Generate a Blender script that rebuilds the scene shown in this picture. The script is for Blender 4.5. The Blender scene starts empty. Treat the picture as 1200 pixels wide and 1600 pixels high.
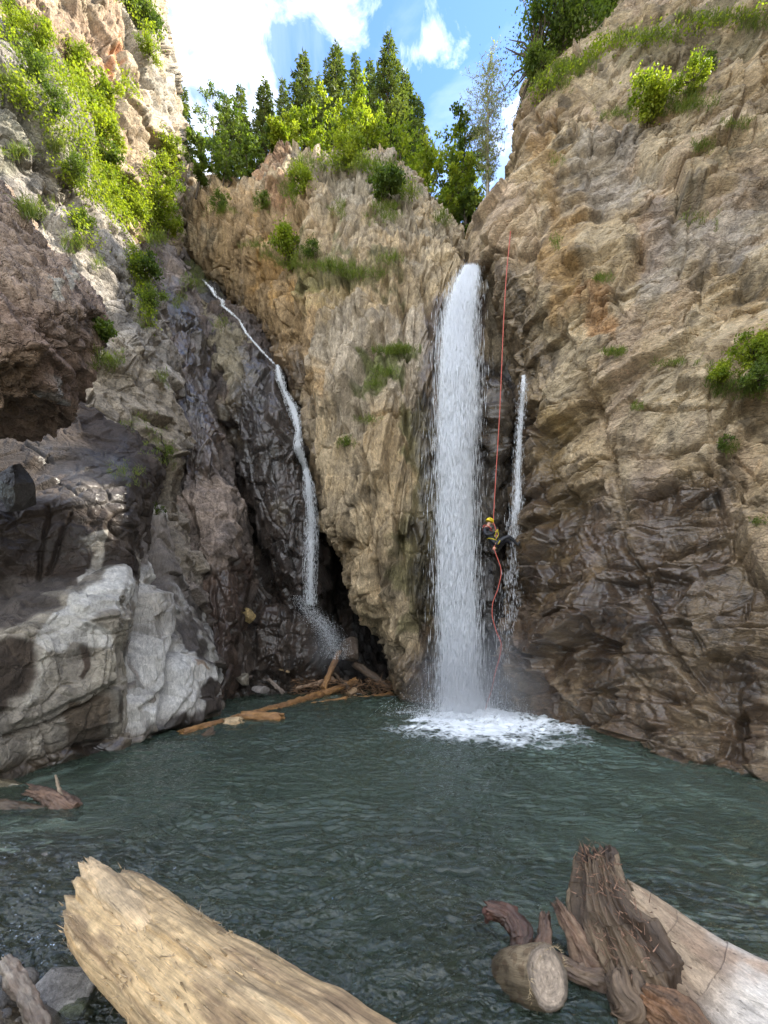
import bpy, math, random
import numpy as np
from mathutils import Vector

# ------------------------------------------------------------------ camera, sky, sun, exposure
sc = bpy.context.scene
sc.render.engine = 'CYCLES'
EH, YH, F = 2.2, 1006.0, 700.0          # eye height (m), horizon row and focal length in photo pixels
cam_d = bpy.data.cameras.new('camera')
cam = bpy.data.objects.new('camera', cam_d)
sc.collection.objects.link(cam)
sc.camera = cam
cam.location = (0, 0, EH)
cam.rotation_euler = (math.radians(90), 0, 0)
cam_d.sensor_fit = 'HORIZONTAL'
cam_d.sensor_width = 36
cam_d.lens = 36 * F / 1200
cam_d.shift_y = (YH - 800) / 1200
cam_d.clip_start = 0.05
cam_d.clip_end = 3000

SUN_EL, SUN_AZ = 40.0, 78.0              # azimuth measured clockwise from +Y (the view direction)
se, sa = math.radians(SUN_EL), math.radians(SUN_AZ)
sun_dir = Vector((math.sin(sa) * math.cos(se), math.cos(sa) * math.cos(se), math.sin(se)))
sl = bpy.data.lights.new('sun', 'SUN')
sl.energy = 3.7
sl.angle = math.radians(0.5)
sl.color = (1.0, 0.93, 0.80)
sun = bpy.data.objects.new('sun', sl)
sun.rotation_euler = sun_dir.to_track_quat('Z', 'Y').to_euler()
sc.collection.objects.link(sun)

world = bpy.data.worlds.new('World')
sc.world = world
world.use_nodes = True
wt = world.node_tree
wt.nodes.clear()


def nd(t, ty, **kw):
    n = t.nodes.new(ty)
    for k, v in kw.items():
        setattr(n, k, v)
    return n


def math_n(t, op, a, b=None, clamp=False):
    n = t.nodes.new('ShaderNodeMath')
    n.operation = op
    n.use_clamp = clamp
    for i, v in enumerate((a, b)):
        if v is None:
            continue
        if isinstance(v, (int, float)):
            n.inputs[i].default_value = v
        else:
            t.links.new(v, n.inputs[i])
    return n.outputs[0]


def mixc(t, f, a, b, mode='MIX'):
    n = t.nodes.new('ShaderNodeMix')
    n.data_type = 'RGBA'
    n.blend_type = mode
    for s, v in ((n.inputs[0], f), (n.inputs[6], a), (n.inputs[7], b)):
        if isinstance(v, (int, float)):
            s.default_value = v
        elif isinstance(v, tuple):
            s.default_value = (*v, 1) if len(v) == 3 else v
        else:
            t.links.new(v, s)
    return n.outputs[2]


def ramp(t, f, stops):
    n = t.nodes.new('ShaderNodeValToRGB')
    cr = n.color_ramp
    while len(cr.elements) < len(stops):
        cr.elements.new(0.5)
    for e, (p, c) in zip(cr.elements, stops):
        e.position = p
        e.color = (c, c, c, 1) if isinstance(c, (int, float)) else (*c, 1)
    t.links.new(f, n.inputs[0])
    return n.outputs[0]


def noise_n(t, vec, scale, detail=4, rough=0.55, dist=0.0):
    n = t.nodes.new('ShaderNodeTexNoise')
    n.inputs['Scale'].default_value = scale
    n.inputs['Detail'].default_value = detail
    n.inputs['Roughness'].default_value = rough
    n.inputs['Distortion'].default_value = dist
    if vec is not None:
        t.links.new(vec, n.inputs['Vector'])
    return n.outputs[0]


def mapping(t, vec, scale=(1, 1, 1), rot=(0, 0, 0), loc=(0, 0, 0)):
    n = t.nodes.new('ShaderNodeMapping')
    n.inputs['Scale'].default_value = scale
    n.inputs['Rotation'].default_value = rot
    n.inputs['Location'].default_value = loc
    t.links.new(vec, n.inputs['Vector'])
    return n.outputs[0]


sky = nd(wt, 'ShaderNodeTexSky', sky_type='NISHITA')
sky.sun_disc = False
sky.sun_elevation = se
sky.sun_rotation = sa
sky.altitude = 900
sky.air_density = 1.0
sky.dust_density = 0.6
sky.ozone_density = 2.0
tc = nd(wt, 'ShaderNodeTexCoord')
sep = nd(wt, 'ShaderNodeSeparateXYZ')
wt.links.new(tc.outputs['Generated'], sep.inputs[0])
# project the sky direction on a high flat layer of cloud
zc = math_n(wt, 'MAXIMUM', sep.outputs[2], 0.08)
cu = math_n(wt, 'DIVIDE', sep.outputs[0], zc)
cv = math_n(wt, 'DIVIDE', sep.outputs[1], zc)
cmb = nd(wt, 'ShaderNodeCombineXYZ')
wt.links.new(cu, cmb.inputs[0])
wt.links.new(cv, cmb.inputs[1])
cm = mapping(wt, cmb.outputs[0], scale=(1.3, 1.2, 1), rot=(0, 0, 0.5), loc=(0.35, 0.1, 0))
n1 = noise_n(wt, cm, 5.0, 9, 0.60, 0.4)
n2 = noise_n(wt, mapping(wt, cmb.outputs[0], scale=(1.5, 1.1, 1), rot=(0, 0, -0.5)), 2.2, 8, 0.55, 0.7)
# a broad bank of cloud stands to the left of the gorge
bank = math_n(wt, 'MULTIPLY', math_n(wt, 'ADD', cu, 0.07), -4.5, clamp=True)
c1 = math_n(wt, 'ADD', math_n(wt, 'MULTIPLY', n1, 1.75), math_n(wt, 'MULTIPLY', bank, 0.22))
cl1 = ramp(wt, math_n(wt, 'MULTIPLY', c1, 0.8), [(0.74, 0.0), (0.99, 0.85)])
cl2 = ramp(wt, n2, [(0.42, 0.0), (0.80, 0.42)])
# unseen bright cloud added behind the viewer to light the gorge from the front
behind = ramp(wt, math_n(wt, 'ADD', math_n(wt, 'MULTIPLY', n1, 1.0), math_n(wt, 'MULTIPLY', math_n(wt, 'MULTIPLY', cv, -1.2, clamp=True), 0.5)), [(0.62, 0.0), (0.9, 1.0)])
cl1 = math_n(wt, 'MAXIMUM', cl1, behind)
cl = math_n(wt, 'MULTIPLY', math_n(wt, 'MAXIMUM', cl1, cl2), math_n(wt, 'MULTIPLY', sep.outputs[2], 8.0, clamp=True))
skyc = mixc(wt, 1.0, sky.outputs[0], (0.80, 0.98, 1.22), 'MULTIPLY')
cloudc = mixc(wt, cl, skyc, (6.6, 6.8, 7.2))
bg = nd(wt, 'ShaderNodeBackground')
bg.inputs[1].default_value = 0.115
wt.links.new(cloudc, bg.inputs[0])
wo = nd(wt, 'ShaderNodeOutputWorld')
wt.links.new(bg.outputs[0], wo.inputs[0])

sc.view_settings.view_transform = 'Standard'
sc.view_settings.look = 'None'
sc.view_settings.gamma = 1
sc.view_settings.exposure = 2.0
sc.cycles.use_denoising = True
sc.cycles.max_bounces = 8
sc.cycles.diffuse_bounces = 4
sc.cycles.glossy_bounces = 3
sc.cycles.transparent_max_bounces = 24
sc.cycles.sample_clamp_indirect = 6

rng = np.random.default_rng(7)
random.seed(7)
f32 = np.float32


# ------------------------------------------------------------------ helpers
def P(px, py, Y):
    """the world point seen at photo pixel (px, py) that lies Y metres ahead"""
    return ((px - 600) / F * Y, Y, EH + (YH - py) / F * Y)


def _hash(ix, iy, iz, s):
    h = (ix.astype(np.uint32) * np.uint32(374761393) + iy.astype(np.uint32) * np.uint32(668265263)
         + iz.astype(np.uint32) * np.uint32(2147483647) + np.uint32((s * 974634777 + 12345) & 0xffffffff))
    h = (h ^ (h >> np.uint32(13))) * np.uint32(1274126177)
    h = (h ^ (h >> np.uint32(15))) * np.uint32(2246822519)
    return (h ^ (h >> np.uint32(16)))


def _rnd(ix, iy, iz, s):
    return (_hash(ix, iy, iz, s) & np.uint32(0xffffff)).astype(f32) / f32(16777216.0)


def noise3(p, seed=0):
    """value noise with smooth interpolation, -1..1"""
    p = p.astype(f32)
    i = np.floor(p)
    f = p - i
    i = i.astype(np.int64)
    u = f * f * (3 - 2 * f)
    x, y, z = i[..., 0], i[..., 1], i[..., 2]
    out = 0
    for dx in (0, 1):
        wx = u[..., 0] if dx else 1 - u[..., 0]
        for dy in (0, 1):
            wy = u[..., 1] if dy else 1 - u[..., 1]
            for dz in (0, 1):
                wz = u[..., 2] if dz else 1 - u[..., 2]
                out = out + _rnd(x + dx, y + dy, z + dz, seed) * (wx * wy * wz)
    return out * 2 - 1


ROT = np.array([[0.36, 0.48, -0.80], [-0.80, 0.60, 0.0], [0.48, 0.64, 0.60]], dtype=f32)


def fbm(p, octv=4, seed=0, gain=0.5, ridged=False):
    p = p.astype(f32)
    a, s, out = 1.0, 0.0, 0
    for o in range(octv):
        n = noise3(p, seed + o)
        if ridged:
            n = 1 - 2 * np.abs(n)
        out = out + a * n
        s += a
        a *= gain
        p = (p @ ROT) * 2.03 + 11.3
    return out / s


def facets(p, seed=0):
    """cellular blocks: per-point (tilted-plane height, random offset, distance to the block's edge)"""
    p = p.astype(f32)
    b = np.floor(p - 0.5).astype(np.int64)
    d1 = np.full(p.shape[:-1], 9.0, f32)
    d2 = np.full(p.shape[:-1], 9.0, f32)
    tilt = np.zeros(p.shape[:-1], f32)
    off = np.zeros(p.shape[:-1], f32)
    for dx in (0, 1):
        for dy in (0, 1):
            for dz in (0, 1):
                x, y, z = b[..., 0] + dx, b[..., 1] + dy, b[..., 2] + dz
                rx, ry, rz = (_rnd(x, y, z, seed + k) for k in (1, 2, 3))
                vx = p[..., 0] - (x + 0.5 + (rx - 0.5) * 0.85)
                vy = p[..., 1] - (y + 0.5 + (ry - 0.5) * 0.85)
                vz = p[..., 2] - (z + 0.5 + (rz - 0.5) * 0.85)
                d = vx * vx + vy * vy + vz * vz
                gx, gy, gz = (_rnd(x, y, z, seed + k) - 0.5 for k in (4, 5, 6))
                t = (vx * gx + vy * gy + vz * gz) * 2
                o = _rnd(x, y, z, seed + 7) - 0.5
                near = d < d1
                d2 = np.where(near, d1, np.minimum(d2, d))
                tilt = np.where(near, t, tilt)
                off = np.where(near, o, off)
                d1 = np.where(near, d, d1)
    return tilt, off, np.sqrt(d2) - np.sqrt(d1)


def sstep(a, b, x):
    t = np.clip((x - a) / (b - a), 0, 1)
    return t * t * (3 - 2 * t)


def seg_dist(px, py, poly, closed=False):
    pts = list(poly) + ([poly[0]] if closed else [])
    best = np.full(px.shape, 1e9, f32)
    for (x0, y0), (x1, y1) in zip(pts[:-1], pts[1:]):
        dx, dy = x1 - x0, y1 - y0
        L = dx * dx + dy * dy + 1e-9
        t = np.clip(((px - x0) * dx + (py - y0) * dy) / L, 0, 1)
        best = np.minimum(best, np.hypot(px - x0 - t * dx, py - y0 - t * dy))
    return best


def inside(px, py, poly):
    res = np.zeros(px.shape, bool)
    n = len(poly)
    for i in range(n):
        x0, y0 = poly[i]
        x1, y1 = poly[(i + 1) % n]
        if y0 == y1:
            continue
        c = ((y0 > py) != (y1 > py)) & (px < (x1 - x0) * (py - y0) / (y1 - y0) + x0)
        res ^= c
    return res


def area(px, py, poly, soft):
    d = seg_dist(px, py, poly, True)
    sd = np.where(inside(px, py, poly), d, -d)
    return sstep(-soft, soft, sd)


def even_t(C, n, axis):
    """where to sample along an axis of control points so the mesh is evenly fine: by seen size and, less, by real length"""
    A = np.moveaxis(C, axis, 0)
    q = np.stack([A[..., 0] / A[..., 1], A[..., 2] / A[..., 1]], -1)
    vis = np.linalg.norm(np.diff(q, axis=0), axis=-1)
    real = np.linalg.norm(np.diff(A, axis=0), axis=-1) / A[1:, ..., 1] * 2.2
    inframe = (np.abs(A[1:, ..., 0] / A[1:, ..., 1]) < 1.0) * 0.8 + 0.2
    w = ((vis + 0.3 * real) * inframe).mean(axis=1)
    cum = np.concatenate([[0], np.cumsum(w)])
    return np.interp(np.linspace(0, cum[-1], n), cum, np.arange(len(cum)))


def catmull(arr, n, axis, t=None):
    """resample control points along an axis with a gentle spline"""
    arr = np.moveaxis(np.asarray(arr, float), axis, 0)
    m = arr.shape[0]
    if t is None:
        t = np.linspace(0, m - 1, n)
    i = np.clip(t.astype(int), 0, m - 2)
    f = (t - i).reshape((-1,) + (1,) * (arr.ndim - 1))
    p1, p2 = arr[i], arr[i + 1]
    p0, p3 = arr[np.maximum(i - 1, 0)], arr[np.minimum(i + 2, m - 1)]
    c = 0.5 * ((2 * p1) + (-p0 + p2) * f + (2 * p0 - 5 * p1 + 4 * p2 - p3) * f ** 2 + (-p0 + 3 * p1 - 3 * p2 + p3) * f ** 3)
    l = p1 * (1 - f) + p2 * f
    return np.moveaxis(c * 0.6 + l * 0.4, 0, axis)


def grid_normals(G):
    du = np.gradient(G, axis=1)
    dv = np.gradient(G, axis=0)
    n = np.cross(du, dv)
    return n / (np.linalg.norm(n, axis=-1, keepdims=True) + 1e-9)


def link(name, me, mat=None, parent=None):
    o = bpy.data.objects.new(name, me)
    sc.collection.objects.link(o)
    if mat is not None and me is not None:
        me.materials.append(mat)
    if parent is not None:
        o.parent = parent
    return o


def raw_mesh(name, verts, faces_flat, nper, col=None, mat=None, parent=None, smooth=True, attrs=None):
    """fast mesh from numpy: verts (N,3), faces_flat (M*nper)"""
    me = bpy.data.meshes.new(name)
    verts = np.ascontiguousarray(verts, dtype=f32)
    nf = len(faces_flat) // nper
    me.vertices.add(len(verts))
    me.vertices.foreach_set('co', verts.ravel())
    me.loops.add(nf * nper)
    me.loops.foreach_set('vertex_index', np.ascontiguousarray(faces_flat, dtype=np.int32).ravel())
    me.polygons.add(nf)
    me.polygons.foreach_set('loop_start', np.arange(0, nf * nper, nper, dtype=np.int32))
    me.polygons.foreach_set('loop_total', np.full(nf, nper, dtype=np.int32))
    me.update(calc_edges=True)
    me.polygons.foreach_set('use_smooth', np.full(nf, smooth, dtype=bool))
    if col is not None:
        a = me.attributes.new('col', 'FLOAT_COLOR', 'POINT')
        a.data.foreach_set('color', np.ascontiguousarray(col, dtype=f32).ravel())
    for k, v in (attrs or {}).items():
        a = me.attributes.new(k, 'FLOAT', 'POINT')
        a.data.foreach_set('value', np.ascontiguousarray(v, dtype=f32).ravel())
    me.validate()
    return link(name, me, mat, parent)


def grid_faces(nv, nu):
    i = np.arange(nv * nu).reshape(nv, nu)
    return np.stack([i[:-1, :-1], i[:-1, 1:], i[1:, 1:], i[1:, :-1]], axis=-1).reshape(-1)


def tag(o, label=None, cat=None, group=None, kind=None):
    if label:
        o['label'] = label
    if cat:
        o['category'] = cat
    if group:
        o['group'] = group
    if kind:
        o['kind'] = kind
    return o


def empty(name, loc):
    o = bpy.data.objects.new(name, None)
    o.location = loc
    sc.collection.objects.link(o)
    return o


def parent_keep(child, par):
    child.parent = par
    child.matrix_parent_inverse = par.matrix_basis.inverted()


# ------------------------------------------------------------------ materials
def rock_mat(name, scale=1.0, bump=0.5, bump_dist=0.02, rdry=0.88, rwet=0.28, streak=(1, 1, 1), con=1.0):
    m = bpy.data.materials.new(name)
    m.use_nodes = True
    t = m.node_tree
    b = t.nodes['Principled BSDF']
    at = nd(t, 'ShaderNodeAttribute', attribute_name='col')
    geo = nd(t, 'ShaderNodeTexCoord')
    v = mapping(t, geo.outputs['Object'], scale=streak)
    na = noise_n(t, v, 3.2 * scale, 8, 0.68, 0.4)
    nb = noise_n(t, v, 14 * scale, 7, 0.72)
    nc = noise_n(t, v, 60 * scale, 5, 0.7)
    vo = nd(t, 'ShaderNodeTexVoronoi', feature='DISTANCE_TO_EDGE')
    vo.inputs['Scale'].default_value = 3.4 * scale
    vw = nd(t, 'ShaderNodeVectorMath', operation='ADD')
    nw = nd(t, 'ShaderNodeTexNoise')
    nw.inputs['Scale'].default_value = 4 * scale
    nw.inputs['Detail'].default_value = 5
    t.links.new(v, nw.inputs['Vector'])
    sc_ = nd(t, 'ShaderNodeVectorMath', operation='SCALE')
    sc_.inputs['Scale'].default_value = 0.35 / scale
    t.links.new(nw.outputs['Color'], sc_.inputs[0])
    t.links.new(v, vw.inputs[0])
    t.links.new(sc_.outputs[0], vw.inputs[1])
    t.links.new(vw.outputs[0], vo.inputs['Vector'])
    crack = ramp(t, vo.outputs[0], [(0.0, 0.0), (0.07, 1.0)])
    ca = ramp(t, na, [(0.30, 0.50), (0.70, 1.50)])
    cb = ramp(t, nb, [(0.30, 0.45), (0.70, 1.55)])
    cc = ramp(t, nc, [(0.32, 0.60), (0.68, 1.40)])
    c = mixc(t, 0.8 * con, at.outputs['Color'], ca, 'MULTIPLY')
    c = mixc(t, 0.8 * con, c, cb, 'MULTIPLY')
    c = mixc(t, 0.7 * con, c, cc, 'MULTIPLY')
    t.links.new(c, b.inputs['Base Color'])
    wet = at.outputs['Alpha']
    wn = math_n(t, 'MULTIPLY', wet, math_n(t, 'ADD', math_n(t, 'MULTIPLY', na, 1.6), 0.15), clamp=True)
    r = math_n(t, 'ADD', rdry, math_n(t, 'MULTIPLY', wn, rwet - rdry))
    t.links.new(r, b.inputs['Roughness'])
    b.inputs['Specular IOR Level'].default_value = 0.5
    t.links.new(math_n(t, 'MULTIPLY', wn, 1.0), b.inputs['Coat Weight'])
    b.inputs['Coat Roughness'].default_value = 0.12
    b.inputs['Coat IOR'].default_value = 1.6
    h = math_n(t, 'ADD', math_n(t, 'MULTIPLY', na, 1.6), math_n(t, 'MULTIPLY', nb, 0.8))
    h = math_n(t, 'ADD', h, math_n(t, 'MULTIPLY', nc, 0.35))
    h = math_n(t, 'ADD', h, math_n(t, 'MULTIPLY', crack, 0.45))
    vo2 = nd(t, 'ShaderNodeTexVoronoi', feature='DISTANCE_TO_EDGE')
    vo2.inputs['Scale'].default_value = 1.3 * scale
    t.links.new(vw.outputs[0], vo2.inputs['Vector'])
    crack2 = ramp(t, vo2.outputs[0], [(0.0, 0.0), (0.03, 1.0)])
    h = math_n(t, 'ADD', h, math_n(t, 'MULTIPLY', crack2, 0.8))
    bu = nd(t, 'ShaderNodeBump')
    bu.inputs['Strength'].default_value = bump
    bu.inputs['Distance'].default_value = bump_dist * 6
    t.links.new(h, bu.inputs['Height'])
    t.links.new(bu.outputs[0], b.inputs['Normal'])
    b2 = nd(t, 'ShaderNodeBump')
    b2.inputs['Strength'].default_value = 0.6
    b2.inputs['Distance'].default_value = bump_dist * 3
    t.links.new(na, b2.inputs['Height'])
    t.links.new(b2.outputs[0], b.inputs['Coat Normal'])
    return m


M_rock_r = rock_mat('rock_right', 1.0, 0.75, 0.022, streak=(1, 1, 1.9))
M_rock_m = rock_mat('rock_middle', 1.0, 0.75, 0.022, streak=(1.7, 1.7, 0.8))
M_rock_l = rock_mat('rock_left', 1.1, 0.75, 0.02)
M_rock_dark = rock_mat('rock_wet_dark', 1.1, 0.8, 0.022, rwet=0.2, streak=(1.3, 1.3, 0.9))
M_pale = rock_mat('rock_pale', 1.2, 0.6, 0.014, streak=(4.5, 4.5, 0.8), con=0.85)
M_slab = rock_mat('rock_slab', 1.2, 0.55, 0.012, con=0.65)
M_cong = rock_mat('rock_conglomerate', 1.6, 0.9, 0.02)
M_stone = rock_mat('stone', 3.0, 0.6, 0.006)


def leaf_mat(name, c1, c2, trans=0.5, hue_noise=1.0):
    m = bpy.data.materials.new(name)
    m.use_nodes = True
    t = m.node_tree
    t.nodes.clear()
    at = nd(t, 'ShaderNodeAttribute', attribute_name='col')
    c = mixc(t, at.outputs['Alpha'], c1, c2)
    c = mixc(t, 1.0, c, at.outputs['Color'], 'MULTIPLY')
    d = nd(t, 'ShaderNodeBsdfPrincipled')
    d.inputs['Roughness'].default_value = 0.5
    d.inputs['Specular IOR Level'].default_value = 0.3
    t.links.new(c, d.inputs['Base Color'])
    tr = nd(t, 'ShaderNodeBsdfTranslucent')
    ct = mixc(t, 1.0, c, (1.25, 1.35, 0.45), 'MULTIPLY')
    t.links.new(ct, tr.inputs['Color'])
    mx = nd(t, 'ShaderNodeMixShader')
    mx.inputs[0].default_value = trans
    t.links.new(d.outputs[0], mx.inputs[1])
    t.links.new(tr.outputs[0], mx.inputs[2])
    o = nd(t, 'ShaderNodeOutputMaterial')
    t.links.new(mx.outputs[0], o.inputs[0])
    return m


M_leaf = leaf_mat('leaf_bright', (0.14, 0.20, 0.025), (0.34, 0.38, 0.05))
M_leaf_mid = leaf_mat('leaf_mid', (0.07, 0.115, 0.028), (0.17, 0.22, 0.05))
M_needle = leaf_mat('needle', (0.07, 0.10, 0.04), (0.17, 0.20, 0.07), 0.35)
M_grass = leaf_mat('grass_blade', (0.10, 0.17, 0.03), (0.24, 0.25, 0.08), 0.4)
M_larch = leaf_mat('larch_needle', (0.26, 0.30, 0.13), (0.42, 0.42, 0.20), 0.5)


def simple_mat(name, color, rough=0.7, spec=0.5, noise=0.0, scale=20.0, bump=0.0, metallic=0.0):
    m = bpy.data.materials.new(name)
    m.use_nodes = True
    t = m.node_tree
    b = t.nodes['Principled BSDF']
    b.inputs['Roughness'].default_value = rough
    b.inputs['Specular IOR Level'].default_value = spec
    b.inputs['Metallic'].default_value = metallic
    geo = nd(t, 'ShaderNodeTexCoord')
    n = noise_n(t, geo.outputs['Object'], scale, 5, 0.6)
    r = ramp(t, n, [(0.3, 1 - noise), (0.7, 1 + noise)])
    c = mixc(t, 1.0, (*color, 1), r, 'MULTIPLY')
    t.links.new(c, b.inputs['Base Color'])
    if bump:
        bu = nd(t, 'ShaderNodeBump')
        bu.inputs['Strength'].default_value = bump
        bu.inputs['Distance'].default_value = 0.01
        t.links.new(n, bu.inputs['Height'])
        t.links.new(bu.outputs[0], b.inputs['Normal'])
    return m


M_bark = simple_mat('bark', (0.10, 0.08, 0.06), 0.9, 0.2, 0.35, 8, 0.5)
M_bark_pale = simple_mat('bark_pale', (0.30, 0.27, 0.22), 0.9, 0.2, 0.3, 8, 0.5)


def wood_mat(name, rough=0.75, wetr=0.3):
    m = bpy.data.materials.new(name)
    m.use_nodes = True
    t = m.node_tree
    b = t.nodes['Principled BSDF']
    at = nd(t, 'ShaderNodeAttribute', attribute_name='col')
    g = nd(t, 'ShaderNodeAttribute', attribute_name='grain')   # vector along/around the log
    v = g.outputs['Vector']
    na = noise_n(t, mapping(t, v, scale=(1.3, 14, 14)), 3.0, 8, 0.72, 0.5)
    nb = noise_n(t, mapping(t, v, scale=(4, 70, 70)), 3.0, 5, 0.75, 0.3)
    nk = noise_n(t, mapping(t, v, scale=(0.9, 22, 22)), 3.0, 5, 0.7, 0.5)
    split = ramp(t, nk, [(0.33, 0.25), (0.40, 1.0)])
    nc = noise_n(t, v, 9.0, 5, 0.7)
    c = mixc(t, 0.85, at.outputs['Color'], ramp(t, na, [(0.3, 0.55), (0.68, 1.35)]), 'MULTIPLY')
    c = mixc(t, 0.7, c, ramp(t, nb, [(0.3, 0.6), (0.7, 1.3)]), 'MULTIPLY')
    c = mixc(t, 0.6, c, ramp(t, nc, [(0.35, 0.6), (0.65, 1.3)]), 'MULTIPLY')
    c = mixc(t, 0.6, c, split, 'MULTIPLY')
    t.links.new(c, b.inputs['Base Color'])
    t.links.new(math_n(t, 'ADD', rough, math_n(t, 'MULTIPLY', at.outputs['Alpha'], wetr - rough)), b.inputs['Roughness'])
    h = math_n(t, 'ADD', math_n(t, 'MULTIPLY', na, 1.0), math_n(t, 'MULTIPLY', nb, 0.5))
    h = math_n(t, 'ADD', h, math_n(t, 'MULTIPLY', split, 0.5))
    bu = nd(t, 'ShaderNodeBump')
    bu.inputs['Strength'].default_value = 0.7
    bu.inputs['Distance'].default_value = 0.012
    t.links.new(h, bu.inputs['Height'])
    t.links.new(bu.outputs[0], b.inputs['Normal'])
    return m


M_wood = wood_mat('weathered_wood')

# ------------------------------------------------------------------ rock masses
TAN, GREY, OCHRE, RUST = (0.47, 0.37, 0.26), (0.36, 0.325, 0.28), (0.40, 0.25, 0.10), (0.36, 0.17, 0.08)
WHITE, BROWN, DARK, PINK = (0.74, 0.72, 0.69), (0.12, 0.08, 0.055), (0.06, 0.05, 0.044), (0.43, 0.335, 0.26)
MOSS, PALE = (0.12, 0.13, 0.035), (0.53, 0.45, 0.35)


def rock(name, ctrl, nu, nv, mat, tones, disp, grooves=(), lumps=(), patches=(), wets=(), seed=0, aniso=(1, 1, 1),
         tilt=(0, 0), beds=(), fine=1.0, kind='structure', label=None, cat=None, extra=None):
    """ctrl: rows from bottom to top of (px, py, Y). Lofted to a dense sheet, then broken into real blocks and cracks."""
    C = np.array([[P(*c) for c in row] for row in ctrl])
    G = catmull(catmull(C, nv, 0, even_t(C, nv, 0)), nu, 1, even_t(C, nu, 1))
    N = grid_normals(G)
    px = (600 + F * G[..., 0] / G[..., 1]).astype(f32)
    py = (YH - F * (G[..., 2] - EH) / G[..., 1]).astype(f32)
    W = G.astype(f32)
    wob = fbm(W * 1.1, 3, seed + 90)
    wob2 = fbm(W * 1.1 + 40, 3, seed + 95)
    fpx, fpy = px + wob * 11, py + wob2 * 11
    # joint frame: rotate then squash so blocks lie along bedding or joints
    a, b = math.radians(tilt[0]), math.radians(tilt[1])
    Ry = np.array([[math.cos(a), 0, -math.sin(a)], [0, 1, 0], [math.sin(a), 0, math.cos(a)]])
    Rx = np.array([[1, 0, 0], [0, math.cos(b), -math.sin(b)], [0, math.sin(b), math.cos(b)]])
    Q = (G @ Ry.T @ Rx.T * np.array(aniso)).astype(f32)
    warp = np.stack([noise3(Q * 0.8 + k * 17.0, seed + 60 + k) for k in range(3)], -1)
    Q = Q + 0.16 * warp
    big, mid, sml, rib = disp
    d = big * 0.9 * fbm(W / 5.0, 3, seed + 1)
    # grooved edges only on a share of the block borders, so cracks start and stop
    gate = sstep(-0.25, 0.35, fbm(W * 0.6, 2, seed + 77))
    gate2 = sstep(-0.1, 0.4, fbm(W * 1.4 + 7, 2, seed + 78))
    t1, o1, e1 = facets(Q / 2.6, seed + 11)
    s1 = sstep(0.0, 0.08, e1)
    d += big * (t1 * 1.1 + o1 * 0.8) * s1 - big * 0.45 * np.exp(-(e1 / 0.022) ** 2) * gate
    t2, o2, e2 = facets(Q / 1.05 + 5.3, seed + 23)
    s2 = sstep(0.0, 0.11, e2)
    d += mid * (t2 * 1.7 + o2 * 1.1) * s2 - mid * 0.8 * np.exp(-(e2 / 0.032) ** 2) * gate2
    t3, o3, e3 = facets(Q / 0.42 + 9.1, seed + 37)
    s3 = sstep(0.0, 0.18, e3)
    d += sml * (t3 * 1.2 + o3 * 0.7) * s3 - sml * 0.5 * np.exp(-(e3 / 0.06) ** 2) * gate2
    t4, o4, e4 = facets(Q / 0.15 + 3.7, seed + 41)
    d += sml * 0.32 * (t4 * 1.2 + o4 * 0.7) * sstep(0.0, 0.35, e4)
    d += rib * 0.20 * fbm(Q * np.array((2.2, 2.2, 2.2), f32), 4, seed + 50, 0.6, True)
    d += 0.016 * fine * fbm(W * 7.0, 3, seed + 55, 0.65)
    # beds and joint sets: each bed leans out then steps back sharply, on and off along its length
    for bi, (bx, by, bz, fr_, am_) in enumerate(beds):
        ph = (W[..., 0] * bx + W[..., 1] * by + W[..., 2] * bz) * fr_ + 0.55 * fbm(W * 0.45 + bi * 9, 3, seed + 230 + bi) + 0.10 * fbm(W * 2.2, 3, seed + 235 + bi)
        cell = np.floor(ph)
        fr2 = ph - cell
        r1 = _rnd(cell.astype(np.int64), np.zeros_like(cell, dtype=np.int64), np.zeros_like(cell, dtype=np.int64), seed + bi)
        g_ = sstep(-0.35, 0.25, fbm(W * 0.55 + 5 * bi + 2, 3, seed + 240 + bi)) * (0.3 + 0.9 * r1)
        d += am_ * g_ * (fr2 - 0.5) * sstep(1.0, 0.93, fr2) - am_ * 0.6 * g_ * np.exp(-(np.minimum(fr2, 1 - fr2) / 0.035) ** 2)
    f1 = fbm(Q * 0.55 + 3.0, 3, seed + 200, 0.45)
    d -= mid * 1.2 * np.exp(-np.abs(f1) / 0.013) * sstep(-0.2, 0.3, fbm(W * 0.5 + 4, 2, seed + 207))
    f2 = fbm(Q * 1.5 + 8.0, 3, seed + 210, 0.45)
    d -= mid * 0.5 * np.exp(-np.abs(f2) / 0.022) * sstep(-0.1, 0.4, fbm(W * 0.8 + 9, 2, seed + 217))
    for poly, w, dep in grooves:
        dd = seg_dist(fpx, fpy, poly)
        d -= dep * (0.75 + 0.5 * wob) * np.exp(-(dd / w) ** 2)
    for poly, soft, h in lumps:
        d += h * area(fpx, fpy, poly, soft)
    if extra is not None:
        d = extra(d, G, px, py)
    V = G + N * d[..., None]
    # colours: mottled tones plus stains with a shape of their own
    m1 = sstep(-0.35, 0.35, fbm(W * 0.7, 4, seed + 70, 0.6))[..., None]
    m2 = sstep(-0.1, 0.5, fbm(W * np.array((0.9, 0.9, 0.35), f32) + 9, 4, seed + 74, 0.6))[..., None]
    col = np.array(tones[0]) * (1 - m1) + np.array(tones[1]) * m1
    col = col * (1 - m2 * 0.8) + np.array(tones[2]) * m2 * 0.8
    col = col * (1 + 0.35 * o2[..., None] + 0.35 * o3[..., None] + 0.25 * o4[..., None])
    dk = sstep(0.18, 0.42, fbm(W * np.array((1.3, 1.3, 0.8), f32) + 31, 4, seed + 85, 0.65))[..., None]
    col = col * (1 - 0.55 * dk)
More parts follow.
